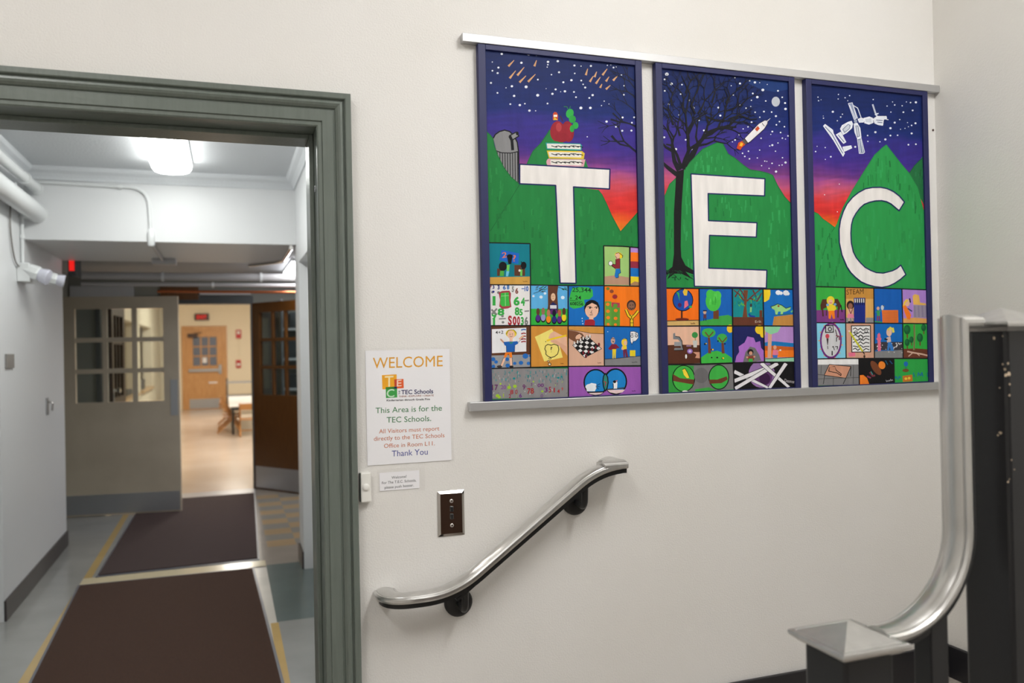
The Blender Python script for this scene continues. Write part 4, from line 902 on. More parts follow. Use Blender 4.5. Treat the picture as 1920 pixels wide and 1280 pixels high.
for (y, c) in ((108, (30, 100, 180)), (150, (160, 40, 50)), (182, (160, 40, 50)), (214, (160, 40, 50)), (242, (160, 40, 50))): P.line([(462, y+4), (490, y-4), (516, y)], 13, c)
P.line([(440, 216), (492, 172)], 20, (232, 180, 150)); P.line([(232, 216), (272, 256)], 20, (232, 180, 150)); P.line([(226, 210), (292, 278)], 4, BK); P.line([(410, 270), (498, 180)], 4, BK)
P.ell(350, 150, 62, 46, (236, 208, 50)); P.ell(348, 162, 42, 48, (236, 190, 164)); P.line([(292, 160), (320, 112), (380, 108), (408, 150)], 5, BK); P.dots([(336, 158, 5), (362, 156, 5)], 5, BK); P.line([(332, 178), (350, 188), (368, 176)], 4, BK); P.rect(332, 200, 366, 240, (236, 190, 164))
P.poly([(262, 246), (330, 240), (366, 240), (420, 236), (430, 262), (392, 284), (388, 354), (296, 356), (292, 290), (274, 280)], (32, 98, 182)); P.line([(330, 244), (348, 262), (368, 242)], 8, (60, 160, 70)); P.poly([(286, 362), (356, 362), (362, 420), (338, 422), (318, 376), (290, 420), (264, 418)], (240, 128, 36)); P.poly([(262, 430), (290, 426), (250, 520), (224, 520)], (236, 190, 164)); P.poly([(330, 426), (358, 426), (362, 516), (340, 516)], (236, 190, 164)); P.ell(218, 522, 30, 14, (60, 50, 50)); P.ell(352, 522, 24, 12, (40, 36, 40)); P.line([(264, 420), (226, 516)], 4, BK); P.line([(362, 420), (366, 520)], 4, BK); P.line([(294, 290), (296, 358), (388, 356), (392, 286)], 4, BK)
# hand writing on a yellow sheet
P.poly([(616, 188), (806, 98), (866, 180), (930, 420), (722, 464)], (238, 222, 120)); P.poly([(770, 196), (790, 150), (832, 124), (900, 160), (976, 190), (982, 400), (930, 300), (860, 270), (800, 250)], (228, 180, 152)); P.poly([(790, 232), (850, 224), (980, 300), (982, 400), (900, 296)], (220, 168, 140)); P.line([(750, 232), (800, 214), (970, 172)], 20, (236, 200, 40)); P.dots([(738, 242, 6)], 5, BK)
cl = [(762, 272), (800, 282), (832, 270), (876, 286), (886, 330), (872, 380), (836, 410), (800, 420), (766, 408), (740, 384), (742, 350), (728, 326), (736, 290)]
P.line(cl, 8, BK, None, True); P.text('?', 790, 334, 812, 334, 34, BK, .03); P.dots([(800, 356, 4)], 4, BK); P.ring(786, 432, 14, 8, 5, BK); P.ring(768, 462, 10, 10, 5, BK); P.ring(782, 496, 16, 15, 7, BK); P.dots([(782, 496, 11), (768, 462, 6)], 10, (228, 222, 200)); P.scrib(906, 492, 940, 492, 12, (110, 70, 30))
# chess
P.poly([(994, 70), (1394, 80), (1394, 154), (1250, 146), (1140, 126), (994, 104)], (206, 146, 66)); P.line([(994, 106), (1140, 128), (1250, 148), (1394, 154)], 5, BK); P.poly([(994, 112), (1090, 128), (1150, 150), (1176, 190), (1120, 240), (1070, 250), (994, 200)], (120, 78, 54)); P.poly([(1070, 180), (1120, 150), (1146, 176), (1120, 210), (1076, 214)], (224, 178, 150)); P.line([(1070, 190), (1086, 164), (1120, 150), (1150, 176), (1136, 206)], 5, BK)
bd = [(1040, 282), (1206, 180), (1366, 322), (1176, 422)]; P.poly(bd, (26, 24, 26))
def bq(u, v):
    a, b_, c, d = bd; return tuple(a[i]*(1-u)*(1-v)+b_[i]*u*(1-v)+c[i]*u*v+d[i]*(1-u)*v for i in (0, 1))
for i in range(5):
    for j in range(5):
        if (i+j) % 2 == 0: k = P.k; P.poly([bq((i+.08)/5, (j+.08)/5), bq((i+.9)/5, (j+.08)/5), bq((i+.9)/5, (j+.9)/5), bq((i+.08)/5, (j+.9)/5)], (228, 226, 226)); P.k = k
P.k += 1; P.line(bd, 5, BK, None, True)
for (x, y, c) in ((1060, 262, WH), (1096, 248, WH), (1130, 226, WH), (1160, 206, WH), (1200, 190, WH), (1235, 186, WH), (1160, 372, (130, 34, 46)), (1220, 360, (130, 34, 46)), (1260, 330, (130, 34, 46)), (1300, 310, (130, 34, 46)), (1336, 276, (130, 34, 46)), (1190, 404, (130, 34, 46))):
    P.ell(x, y, 12, 22, BK); P.ell(x, y-2, 8, 18, c); P.ell(x, y-16, 7, 7, c)
P.scrib(1322, 486, 1362, 484, 12, (120, 80, 60))
# actors and mask
P.poly([(1400, 438), (1540, 430), (1680, 414), (1808, 404), (1812, 514), (1400, 520)], (130, 130, 132)); P.line([(1400, 438), (1540, 430), (1680, 414), (1808, 404)], 6, BK); P.dots([(1436, 130, 5)], 5, (220, 230, 240))
P.poly([(1440, 320), (1480, 270), (1530, 270), (1570, 312), (1540, 316), (1528, 330), (1486, 330), (1458, 336)], (126, 34, 56)); P.poly([(1488, 326), (1530, 326), (1524, 428), (1510, 428), (1508, 370), (1500, 432), (1488, 430)], (228, 200, 44)); P.ell(1494, 230, 24, 38, (196, 160, 146)); P.line([(1474, 210), (1484, 200), (1512, 210)], 6, BK); P.line([(1488, 238), (1506, 246)], 9, BK)
P.ell(1624, 250, 34, 44, (234, 200, 50)); P.ell(1634, 256, 18, 26, (226, 180, 150)); P.poly([(1600, 290), (1648, 290), (1650, 330), (1604, 330)], (234, 200, 50)); P.poly([(1606, 330), (1648, 324), (1664, 412), (1640, 416), (1632, 360), (1628, 418), (1612, 414)], (110, 40, 66)); P.line([(1600, 296), (1594, 326), (1616, 330)], 10, (226, 180, 150)); P.line([(1600, 216), (1650, 206), (1656, 270)], 4, BK)
P.rect(1684, 338, 1746, 406, (232, 206, 40)); P.poly([(1690, 128), (1730, 126), (1776, 144), (1780, 200), (1750, 234), (1720, 240), (1708, 272), (1692, 240), (1688, 190)], (230, 230, 232)); P.line([(1690, 128), (1730, 126), (1776, 144), (1780, 200), (1750, 234), (1720, 240), (1708, 272), (1692, 240), (1688, 190)], 5, BK, None, True); P.ring(1708, 180, 13, 15, 6, BK); P.ring(1756, 176, 12, 14, 7, BK); P.line([(1700, 150), (1722, 156)], 7, BK); P.line([(1740, 150), (1762, 146)], 7, BK); P.line([(1712, 222), (1724, 226)], 5, BK); P.scrib(1706, 480, 1770, 476, 14, BK)
# rain of paint and numbers
rr = random.Random(8)
for i in range(120):
    x, y = rr.uniform(128, 982), rr.uniform(560, 690); kk = P.k; l = rr.uniform(8, 34); P.line([(x, y-l/2), (x, y+l/2)], rr.uniform(4, 9), rr.choice([(40, 120, 136), (60, 130, 130), (90, 130, 140), (40, 150, 150), (170, 170, 176)])); P.k = kk
P.k += 1; P.dots([(382, 656, 15), (880, 648, 14), (918, 636, 11), (746, 634, 11)], 12, (20, 130, 136))
for i in range(46):
    x, y = rr.uniform(128, 982), rr.uniform(676, 870); kk = P.k; P.line([(x, y), (x+rr.uniform(-10, 10), y+rr.uniform(4, 22))], rr.uniform(4, 10), rr.choice([(150, 190, 60), (170, 200, 80), (190, 190, 190), (120, 110, 120)])); P.k = kk
P.k += 1; P.dots([(326, 756, 22), (392, 744, 22), (196, 850, 22), (216, 866, 18), (230, 716, 12), (600, 690, 10), (700, 800, 14)], 18, (158, 196, 54))
for (t_, x, y, w_, h, c) in (('17', 136, 786, 66, 60, (104, 36, 100)), ('20', 232, 776, 60, 44, (130, 80, 150)), ('8', 338, 832, 36, 48, (170, 40, 46)), ('0', 394, 832, 28, 50, (150, 60, 80)), ('9', 478, 780, 30, 56, (104, 36, 100)), ('3', 572, 740, 14, 32, (110, 40, 120)), ('78', 530, 826, 74, 60, (170, 40, 46)), ('00', 646, 752, 70, 38, (110, 40, 120)), ('3', 724, 810, 36, 50, (110, 40, 120)), ('5', 772, 812, 28, 62, (160, 50, 60)), ('1', 828, 812, 14, 50, (170, 40, 46)), ('4', 868, 822, 28, 44, (170, 40, 46)), ('9', 916, 792, 18, 34, (190, 60, 50)), ('2', 322, 876, 26, 44, (150, 40, 60)), ('6', 440, 870, 30, 44, (104, 36, 130)), ('1', 258, 866, 10, 40, (170, 190, 60)), ('0', 680, 868, 30, 34, (120, 80, 130))):
    P.text(t_, x, y, x+w_, y-2, h, c, .02)
# two overlapping circles
P.ell(1300, 700, 138, 152, BK, 0, 30); P.ell(1300, 700, 122, 136, (28, 128, 200), 0, 30); P.ell(1522, 690, 132, 150, BK, 0, 30); P.ell(1524, 690, 114, 132, (28, 128, 200), 0, 30)
P.poly([(1408, 600), (1430, 640), (1436, 700), (1426, 760), (1408, 790), (1392, 750), (1386, 690), (1394, 630)], (46, 130, 120)); P.line([(1408, 596), (1434, 640), (1440, 700), (1428, 764), (1406, 800)], 12, BK); P.line([(1408, 596), (1388, 630), (1380, 690), (1388, 750), (1406, 800)], 12, BK)
P.poly([(1190, 740), (1250, 706), (1306, 716), (1310, 760), (1290, 800), (1200, 800)], (226, 232, 238)); P.ell(1240, 750, 56, 34, (226, 232, 238)); P.line([(1300, 744), (1350, 712)], 5, BK); P.line([(1304, 748), (1346, 748)], 5, BK); P.line([(1302, 752), (1336, 776)], 5, BK); P.poly([(1212, 812), (1388, 812), (1350, 834), (1300, 840), (1240, 832)], (226, 200, 200)); P.line([(1206, 812), (1390, 806)], 14, BK)
P.poly([(1430, 786), (1630, 780), (1600, 812), (1530, 826), (1460, 812)], (226, 200, 200)); P.line([(1426, 780), (1520, 772), (1624, 762)], 14, (60, 60, 60)); P.poly([(1494, 700), (1520, 680), (1544, 700), (1540, 770), (1500, 770)], (232, 232, 234)); P.ell(1512, 692, 18, 16, BK); P.line([(1496, 710), (1500, 764)], 8, BK); P.line([(1526, 684), (1546, 680)], 8, (230, 110, 50)); P.line([(1390, 690), (1416, 700), (1404, 740)], 9, (180, 50, 60)); P.scrib(1706, 802, 1750, 800, 13, BK)
# grid
vw(P, 7, G0+70); gb = (24, 22, 26)
P.line([(94, 90), (330, 94), (562, 100), (566, 330), (568, 562)], 13, gb); P.line([(100, 562), (560, 564), (990, 572), (1400, 572), (1806, 580)], 13, gb); P.line([(1394, 566), (1394, 340), (1390, 124), (1600, 130), (1804, 146)], 13, gb); P.line([(1684, 134), (1684, 568)], 18, gb)
vw(P, 8); P.line([(110, 62), (560, 60), (990, 62), (1400, 68), (1810, 76)], 13, gb); P.line([(116, 544), (560, 532), (990, 520), (1400, 516), (1812, 512)], 13, gb); P.line([(566, -400), (566, 60), (568, 530)], 13, gb); P.line([(990, -388), (990, 60), (992, 520), (994, 870)], 13, gb); P.line([(1394, -386), (1394, 60), (1398, 514)], 13, gb); P.line([(118, 904), (990, 868), (1812, 830)], 12, NV)
P.build('painting', M['art'], PAN[0])

# ---------------------------------------------------------------- panel E
P = Painter(YA, 1.142, 1.572, 1.4632, 2.362); sky(P, 1.138, 1.575, -.012, 5); vw(P, 3, 3)
P.poly([(800, 215), (960, 225), (1085, 250), (1088, 300), (980, 320), (880, 300), (790, 260)], (26, 54, 112)); P.k = 3
st = [(195, 190, 14), (179, 228, 7), (228, 261, 11), (180, 311, 7), (305, 266, 6), (295, 335, 6), (360, 380, 7), (209, 408, 7), (391, 434, 7), (284, 487, 6), (428, 525, 7), (464, 599, 7), (176, 649, 8), (332, 667, 7), (260, 735, 10), (376, 735, 7), (570, 433, 8), (584, 491, 8), (690, 216, 5), (727, 258, 8), (663, 274, 4),
      (679, 342, 5), (797, 238, 6), (835, 250, 9), (870, 252, 4), (893, 305, 11), (925, 265, 4), (1003, 311, 7), (1034, 358, 6), (820, 330, 7), (853, 357, 10), (810, 380, 5), (914, 385, 6), (1055, 400, 8), (1058, 443, 10), (728, 415, 5), (771, 437, 6), (806, 425, 5), (837, 467, 6), (901, 462, 7), (957, 465, 6), (988, 495, 8), (871, 503, 5),
      (811, 539, 7), (785, 573, 6), (750, 588, 5), (722, 631, 6), (691, 668, 7), (672, 682, 4), (745, 765, 6), (762, 788, 6), (796, 805, 6), (853, 799, 5), (788, 750, 6), (870, 742, 5), (880, 656, 6), (992, 558, 6), (1014, 535, 6), (1050, 572, 6), (1022, 614, 6), (1076, 639, 6), (962, 607, 7), (951, 628, 4), (1035, 655, 6), (1058, 662, 4), (1003, 690, 5), (962, 706, 8), (943, 712, 5), (985, 750, 5),
      (1036, 797, 5), (1058, 832, 9), (1012, 853, 5), (1033, 850, 5), (960, 838, 6), (907, 822, 5), (922, 824, 4), (884, 855, 5), (938, 875, 5), (989, 898, 9)]
P.dots(st, 6, (226, 230, 238)); P.ell(987, 390, 30, 36, (186, 190, 200))
hb = [(110, 1110), (215, 990), (262, 945), (300, 900), (345, 850), (395, 795), (455, 735), (520, 705), (565, 685), (600, 690), (640, 770), (690, 800), (750, 850), (800, 885), (870, 895), (930, 910), (965, 925), (1000, 1000), (1050, 1080), (1105, 1140), (1160, 1190), (1170, 1746), (110, 1746)]
P.poly(hb, (36, 134, 66)); P.line(hb[3:20], 6, (28, 104, 60)); P.line(hb[:3], 5, GD)
mottle(P, [(330, 900), (450, 760), (570, 710), (640, 800), (880, 920), (900, 940), (370, 905)], LG, 26, 9, 60, 14); mottle(P, [(920, 940), (960, 950), (1100, 1160), (1108, 1720), (930, 1720)], LG, 36, 12, 90, 16); mottle(P, [(500, 1070), (900, 1090), (910, 1250), (505, 1250)], GREENS+LG, 30, 13, 70, 14); mottle(P, [(175, 1100), (250, 1010), (250, 1700), (185, 1700)], GREENS, 16, 14, 80, 12); mottle(P, [(305, 930), (370, 930), (385, 1700), (305, 1700)], LG, 22, 15, 90, 12)
# tree
r = random.Random(21); tb = (24, 24, 30)
for (x, y, a, L, w_, d) in ((285, 890, -1.9, 150, 34, 4), (310, 880, -1.25, 150, 34, 4), (330, 840, -.95, 160, 26, 4), (268, 920, -2.45, 140, 30, 3), (470, 640, -.5, 110, 24, 4), (350, 720, -1.6, 130, 20, 4), (240, 720, -1.9, 120, 16, 4), (420, 480, -1.1, 110, 14, 4), (600, 580, -.5, 90, 18, 4), (330, 480, -1.7, 110, 13, 4), (650, 560, -.9, 90, 12, 3), (330, 330, -1.2, 100, 12, 4), (240, 560, -1.9, 110, 14, 4), (230, 420, -1.5, 90, 12, 4), (520, 400, -1.3, 100, 12, 4), (620, 440, -1.2, 90, 12, 4), (720, 430, -.8, 80, 10, 3), (480, 620, -1.2, 110, 16, 4), (410, 330, -1.4, 80, 10, 3), (290, 640, -1.7, 100, 13, 4), (700, 300, -.7, 80, 9, 3)):
    branches(P, x, y, a, L, w_*1.15, d, r, tb)
for ln, w_ in (([(325, 860), (380, 760), (440, 680), (500, 610), (590, 575), (700, 575)], 30), ([(500, 560), (480, 500), (560, 530), (660, 530), (740, 500)], 16), ([(300, 870), (270, 780), (235, 710), (190, 700)], 24), ([(350, 750), (345, 640), (400, 520), (490, 470)], 18), ([(345, 660), (330, 480), (360, 330), (300, 200)], 14), ([(400, 480), (370, 420), (420, 290), (470, 180)], 14), ([(600, 540), (620, 460), (700, 430), (720, 330), (790, 260)], 12), ([(640, 520), (720, 490), (800, 520), (850, 515)], 14), ([(620, 400), (640, 360), (610, 290)], 10)):
    P.line(ln, w_, tb, w_*.4)
P.poly([(262, 900), (320, 880), (312, 1000), (302, 1150), (298, 1300), (296, 1440), (300, 1520), (330, 1580), (395, 1620), (400, 1650), (330, 1625), (380, 1680), (300, 1640), (250, 1640), (200, 1680), (215, 1640), (185, 1650), (190, 1625), (235, 1590), (246, 1500), (246, 1200), (258, 1000)], (22, 21, 24))
rr = random.Random(4)
for i in range(24): x, y = rr.uniform(195, 385), rr.uniform(1610, 1680); kk = P.k; P.line([(x, y), (x+rr.uniform(-26, 26), y+rr.uniform(0, 18))], rr.uniform(4, 9), (20, 70, 40)); P.k = kk
# rocket
P.poly([(758, 658), (860, 552), (905, 526), (926, 530), (924, 552), (900, 590), (800, 680), (782, 692)], (226, 224, 226)); P.line([(758, 658), (860, 552), (905, 526), (926, 530), (924, 552), (900, 590), (800, 680), (782, 692)], 4, (60, 50, 50), None, True); P.line([(918, 536), (945, 512)], 8, (200, 200, 206), 3); P.poly([(832, 590), (854, 568), (868, 586), (848, 608)], (196, 76, 40)); P.poly([(738, 676), (756, 662), (778, 690), (762, 704)], (90, 80, 76)); P.poly([(700, 730), (712, 690), (738, 676), (762, 704), (740, 722), (726, 742)], (206, 74, 30)); P.poly([(718, 712), (730, 686), (748, 696), (738, 716)], (238, 180, 50)); P.line([(885, 548), (902, 570)], 4, BK)
# letter
vw(P, 0)
EE = [(1295.4, 325.9), (1434.1, 335), (1433.4, 367.2), (1327.6, 362.8), (1328.4, 413.6), (1419.2, 417.5), (1417.9, 444.5), (1330.2, 441.1), (1328.9, 502.5), (1437.7, 506.4), (1436.7, 539.9), (1301.9, 536.6)]
P.poly(EE, WH); P.line(EE, 2.4, NV, None, True); vw(P, 4); P.line([(150, 464), (400, 466)], 9, NV)
G0 = P.k+2; vw(P, 4, G0)
for pts, c in ((q4(160, 466, 428, 740, .01), (240, 112, 22)), (q4(430, 468, 670, 742, .01), (20, 96, 180)), (q4(670, 470, 894, 742, .01), (16, 134, 140)), (q4(894, 472, 1150, 742, .01), (18, 108, 188)), (q4(160, 742, 438, 1022, 0), (228, 182, 156)), (q4(438, 742, 672, 1016, 0), (18, 98, 182)), (q4(672, 742, 902, 1010, 0), (28, 34, 92)), (q4(900, 742, 1160, 1006, 0), (178, 136, 200)), (q4(160, 1016, 682, 1230, -.02), (118, 116, 118)), (q4(682, 1010, 1170, 1210, -.01), (20, 19, 22))): k = P.k; P.poly(pts, c); P.k = k
P.k += 1
P.poly([(190, 704), (430, 698), (432, 740), (192, 740)], (206, 170, 104)); P.line([(190, 704), (430, 698)], 5, BK); P.line([(303, 630), (303, 690)], 12, (70, 34, 26)); P.ell(305, 692, 50, 10, (110, 40, 30)); P.ell(311, 552, 76, 82, BK); P.ell(311, 552, 70, 76, (26, 76, 166)); P.poly([(262, 490), (284, 500), (288, 560), (276, 520)], (60, 170, 80)); P.poly([(310, 492), (322, 470), (346, 480), (340, 520), (320, 518)], (226, 190, 60)); P.poly([(324, 560), (344, 556), (352, 590), (320, 614)], (230, 110, 130)); P.ell(288, 588, 14, 16, (80, 30, 90)); P.ell(366, 602, 12, 8, (60, 170, 80)); P.scrib(368, 728, 400, 726, 13, (120, 80, 40))
P.poly([(432, 706), (520, 690), (580, 668), (640, 660), (668, 672), (668, 740), (432, 740)], (62, 160, 70)); P.rect(532, 626, 572, 690, (110, 66, 38)); P.ell(532, 560, 56, 74, (72, 190, 70)); P.ell(510, 510, 30, 34, (72, 190, 70)); P.ell(562, 520, 28, 34, (78, 196, 76)); P.ell(470, 640, 12, 14, (200, 160, 130)); P.rect(460, 656, 482, 684, (90, 50, 60)); P.line([(458, 630), (486, 630)], 8, (40, 30, 30)); P.line([(464, 684), (464, 704)], 5, BK); P.line([(478, 684), (478, 704)], 5, BK)
mottle(P, [(490, 510), (570, 500), (580, 600), (490, 600)], [(90, 206, 86), (56, 170, 60)], 12, 3, 40, 10)
P.rect(672, 676, 894, 742, (98, 54, 38)); P.poly([(752, 480), (784, 480), (772, 600), (780, 678), (744, 678), (756, 600)], (112, 66, 44))
for ln in ([(756, 560), (720, 510), (680, 480)], [(776, 560), (830, 510), (880, 470)], [(764, 540), (740, 490), (720, 470)], [(800, 540), (850, 560), (884, 500)], [(690, 530), (720, 480)], [(820, 480), (850, 540)]): P.line(ln, 11, (104, 52, 44), 7)
rr = random.Random(6)
for i in range(26): x, y = rr.choice([rr.uniform(690, 750), rr.uniform(790, 885)]), rr.uniform(480, 600); kk = P.k; P.line([(x, y), (x+rr.uniform(-16, 16), y+rr.uniform(8, 26))], 6, rr.choice([(90, 180, 70), (40, 150, 110), (20, 110, 110)])); P.k = kk
P.k += 1; P.ell(806, 590, 8, 12, (60, 50, 50)); P.line([(806, 604), (804, 640)], 12, (140, 200, 120)); P.line([(790, 650), (800, 668), (836, 672)], 12, (30, 60, 150)); P.rect(868, 626, 888, 676, (104, 58, 40)); P.text('Erik', 836, 718, 882, 716, 18, (206, 190, 170))
P.poly([(894, 474), (946, 474), (948, 510), (938, 548), (910, 566), (894, 566)], (236, 204, 40)); P.dots([(1004, 498, 20), (1024, 502, 14), (1060, 500, 22), (1074, 506, 14)], 18, (226, 230, 236)); P.poly([(974, 672), (1120, 656), (1122, 740), (962, 740)], (188, 134, 66)); P.poly([(956, 612), (950, 600), (980, 590), (1000, 580), (1030, 590), (1060, 612), (1098, 600), (1090, 620), (1060, 636), (1040, 640), (1036, 658), (1020, 658), (1022, 636), (1004, 636), (998, 660), (984, 656), (978, 624)], (150, 206, 130)); P.line([(956, 612), (950, 600), (980, 590), (1000, 580), (1030, 590), (1060, 612), (1098, 600)], 5, (40, 60, 40)); P.dots([(1006, 596, 8)], 7, (150, 60, 40)); P.line([(1096, 640), (1112, 628)], 12, (110, 190, 130)); P.line([(984, 660), (1090, 654)], 5, (40, 110, 60))
P.poly([(196, 880), (300, 876), (436, 880), (440, 1010), (200, 1022)], (84, 46, 30)); P.poly([(240, 796), (254, 790), (256, 816), (286, 820), (304, 850), (308, 890), (316, 916), (246, 918), (250, 900), (296, 900), (292, 856), (276, 838), (240, 836)], (126, 128, 132)); P.line([(256, 816), (286, 820), (304, 850), (308, 890), (316, 916), (246, 918)], 5, BK); P.rect(248, 856, 300, 886, (150, 152, 156)); P.ell(398, 806, 22, 22, (58, 140, 70)); P.line([(400, 826), (402, 850)], 4, (58, 120, 60)); P.poly([(382, 846), (416, 846), (412, 896), (388, 896)], (196, 196, 192)); P.ell(362, 924, 20, 18, (150, 110, 190)); P.ell(362, 924, 10, 9, (214, 196, 230)); P.poly([(384, 930), (436, 930), (438, 976), (400, 972), (410, 950)], (206, 150, 124)); P.ell(334, 962, 7, 16, (228, 228, 228)); P.rect(336, 880, 372, 890, (150, 120, 150))
P.ell(654, 760, 24, 30, (236, 190, 40)); P.poly([(442, 970), (500, 930), (560, 920), (620, 940), (668, 972), (670, 1014), (442, 1016)], (62, 176, 66))
for (x, s) in ((506, 0), (604, 40)): P.line([(x, 940), (x-4, 850+s/2), (x-10, 800+s)], 22, (110, 60, 40), 12); P.ell(x-8, 790+s, 50-s*.3, 34, (62, 170, 76)); P.line([(x-6, 820+s), (x-34, 784+s)], 8, (110, 60, 40)); P.line([(x-6, 820+s), (x+26, 782+s)], 8, (110, 60, 40))
P.dots([(472, 872, 8), (520, 912, 7), (566, 850, 6), (616, 870, 6), (560, 970, 7), (600, 976, 8), (520, 970, 6)], 7, BK); P.dots([(604, 974, 7), (528, 912, 7), (480, 868, 5)], 6, (236, 190, 40))
P.poly([(690, 1006), (700, 960), (720, 930), (716, 890), (760, 860), (780, 816), (826, 826), (840, 860), (872, 850), (880, 900), (898, 920), (902, 1006)], (168, 108, 196)); P.poly([(748, 1006), (766, 930), (800, 890), (836, 900), (866, 950), (884, 1006)], (112, 110, 112)); P.ell(868, 766, 32, 34, (236, 200, 40)); P.ell(890, 790, 20, 36, (236, 200, 40)); P.ell(802, 930, 22, 22, (30, 24, 28)); P.ell(804, 938, 13, 14, (206, 150, 124)); P.poly([(776, 960), (830, 954), (828, 990), (784, 994)], (130, 60, 50)); P.rect(788, 978, 818, 1004, (60, 170, 70)); P.dots([(778, 968, 8), (830, 964, 8)], 7, (206, 150, 124))
P.poly([(902, 862), (950, 850), (1020, 856), (1124, 866), (1124, 900), (902, 890)], (24, 116, 182)); P.poly([(902, 886), (980, 884), (1124, 894), (1126, 960), (902, 966)], (196, 92, 30)); P.poly([(902, 920), (1126, 916), (1126, 966), (902, 970)], (238, 120, 30)); P.poly([(902, 976), (1126, 966), (1126, 1006), (902, 1006)], (150, 206, 170)); P.poly([(930, 790), (958, 790), (952, 980), (926, 980)], (214, 164, 142)); P.poly([(904, 742), (1024, 744), (1000, 786), (950, 802), (910, 780)], (140, 206, 160)); P.ell(980, 896, 12, 16, (214, 160, 130)); P.poly([(966, 914), (1000, 914), (1006, 950), (962, 952)], (222, 120, 150)); P.poly([(960, 952), (1000, 952), (996, 972), (968, 972)], (60, 110, 190)); P.line([(1000, 926), (1018, 912)], 7, (214, 160, 130)); P.dots([(1020, 916, 7)], 7, (220, 220, 220)); P.line([(910, 980), (1122, 968)], 5, (50, 60, 60))
P.poly([(202, 1030), (260, 1020), (390, 1030), (384, 1190), (300, 1222), (204, 1224)], (52, 150, 62)); P.ell(316, 1122, 84, 98, BK, 0, 26); P.ell(316, 1122, 77, 92, (66, 176, 68), 0, 26); P.poly([(238, 1090), (290, 1120), (392, 1130), (390, 1166), (330, 1156), (240, 1140)], (106, 58, 40)); P.poly([(306, 1058), (326, 1048), (344, 1080), (360, 1116), (340, 1120), (318, 1096)], (236, 208, 60)); P.line([(306, 1058), (326, 1048), (344, 1080), (360, 1116)], 4, BK); P.ell(326, 1216, 20, 8, (220, 220, 214)); P.poly([(400, 1200), (500, 1186), (560, 1210), (680, 1200), (682, 1216), (560, 1224), (400, 1226)], (60, 160, 66)); P.ell(444, 1100, 52, 56, (106, 104, 106)); P.ell(572, 1112, 76, 92, BK, 0, 26); P.ell(572, 1112, 69, 85, (62, 172, 70), 0, 26); P.poly([(502, 1130), (560, 1130), (630, 1106), (636, 1130), (590, 1156), (504, 1160)], (106, 58, 40))
P.ell(884, 1090, 96, 100, (148, 112, 168), 0, 22); P.ell(896, 1110, 66, 66, (92, 50, 104), 0, 20); P.ell(906, 1124, 40, 42, (56, 24, 66))
for (a, b_, c, d) in ((684, 1072, 930, 1196), (684, 1140, 990, 1020), (690, 1196, 1000, 1012), (880, 1010, 1080, 1190), (1060, 1012, 940, 1196)):
    P.line([(a, b_), (c, d)], 34, BK); P.line([(a, b_), (c, d)], 26, (226, 224, 228))
P.text('Desmond', 1050, 1148, 1136, 1160, 24, (200, 196, 200))
vw(P, 4, G0+60)
P.line([(182, 466), (430, 468), (670, 468), (894, 472), (1120, 474)], 9, gb); P.line([(190, 742), (438, 740), (672, 740), (900, 740), (1124, 742)], 9, gb); P.line([(196, 1020), (440, 1018), (680, 1010), (900, 1004), (1130, 1004)], 11, gb)
for ln in ([(428, 468), (430, 740), (440, 1018)], [(670, 470), (672, 740), (676, 1010), (684, 1206)], [(893, 472), (898, 740), (904, 1004)]): P.line(ln, 9, gb)
P.line([(200, 1232), (684, 1214), (1140, 1196)], 8, NV)
P.build('painting', M['art'], PAN[1])

# ---------------------------------------------------------------- panel C
P = Painter(YA, 1.641, 2.073, 1.4632, 2.362); sky(P, 1.637, 2.076, -.012, 8); vw(P, 5, 3)
st = [(215, 208, 5), (219, 235, 5), (238, 228, 3), (368, 188, 5), (366, 222, 5), (418, 213, 5), (452, 197, 5), (438, 235, 4), (326, 318, 9), (398, 336, 5), (385, 357, 6), (360, 385, 5), (256, 366, 5), (254, 350, 3), (629, 226, 5), (733, 275, 5), (774, 244, 4), (790, 267, 6), (846, 273, 5), (909, 249, 6), (949, 247, 9), (878, 244, 4), (925, 308, 7),
      (855, 321, 7), (761, 320, 5), (828, 376, 5), (790, 399, 8), (946, 404, 8), (886, 399, 4), (917, 420, 6), (893, 430, 4), (867, 442, 4), (834, 449, 4), (758, 441, 9), (645, 471, 9), (587, 496, 6), (589, 540, 5), (679, 543, 5), (720, 525, 9), (758, 496, 7), (812, 494, 6), (917, 480, 8), (893, 565, 7), (949, 561, 7), (494, 581, 8), (269, 586, 5), (208, 577, 4), (197, 616, 6), (311, 655, 7), (270, 675, 4), (375, 860, 4), (264, 940, 4), (360, 1068, 4)]
P.dots(st, 6, (226, 230, 238))
P.poly([(890, 790), (940, 720), (980, 680), (1050, 640), (1060, 1040)], (34, 108, 62)); P.line([(890, 790), (940, 720), (980, 680), (1012, 660)], 4, (24, 80, 50))
P.poly([(110, 1060), (170, 1068), (185, 1068), (215, 1082), (250, 1120), (300, 1155), (340, 1185), (360, 1150), (400, 1040), (470, 910), (560, 765), (640, 640), (700, 585), (727, 565), (770, 620), (840, 710), (900, 780), (960, 880), (1070, 1110), (1075, 1662), (110, 1662)], (42, 148, 74))
P.line([(170, 1080), (185, 1068), (215, 1082), (250, 1120), (300, 1155), (340, 1185)], 4, GD); P.line([(360, 1150), (400, 1040), (470, 910), (560, 765), (640, 640), (700, 585), (727, 565), (770, 620), (840, 710), (900, 780), (960, 880), (1030, 1030)], 4, (34, 126, 66)); P.line([(340, 1185), (290, 1260), (250, 1400), (205, 1620)], 4, GD)
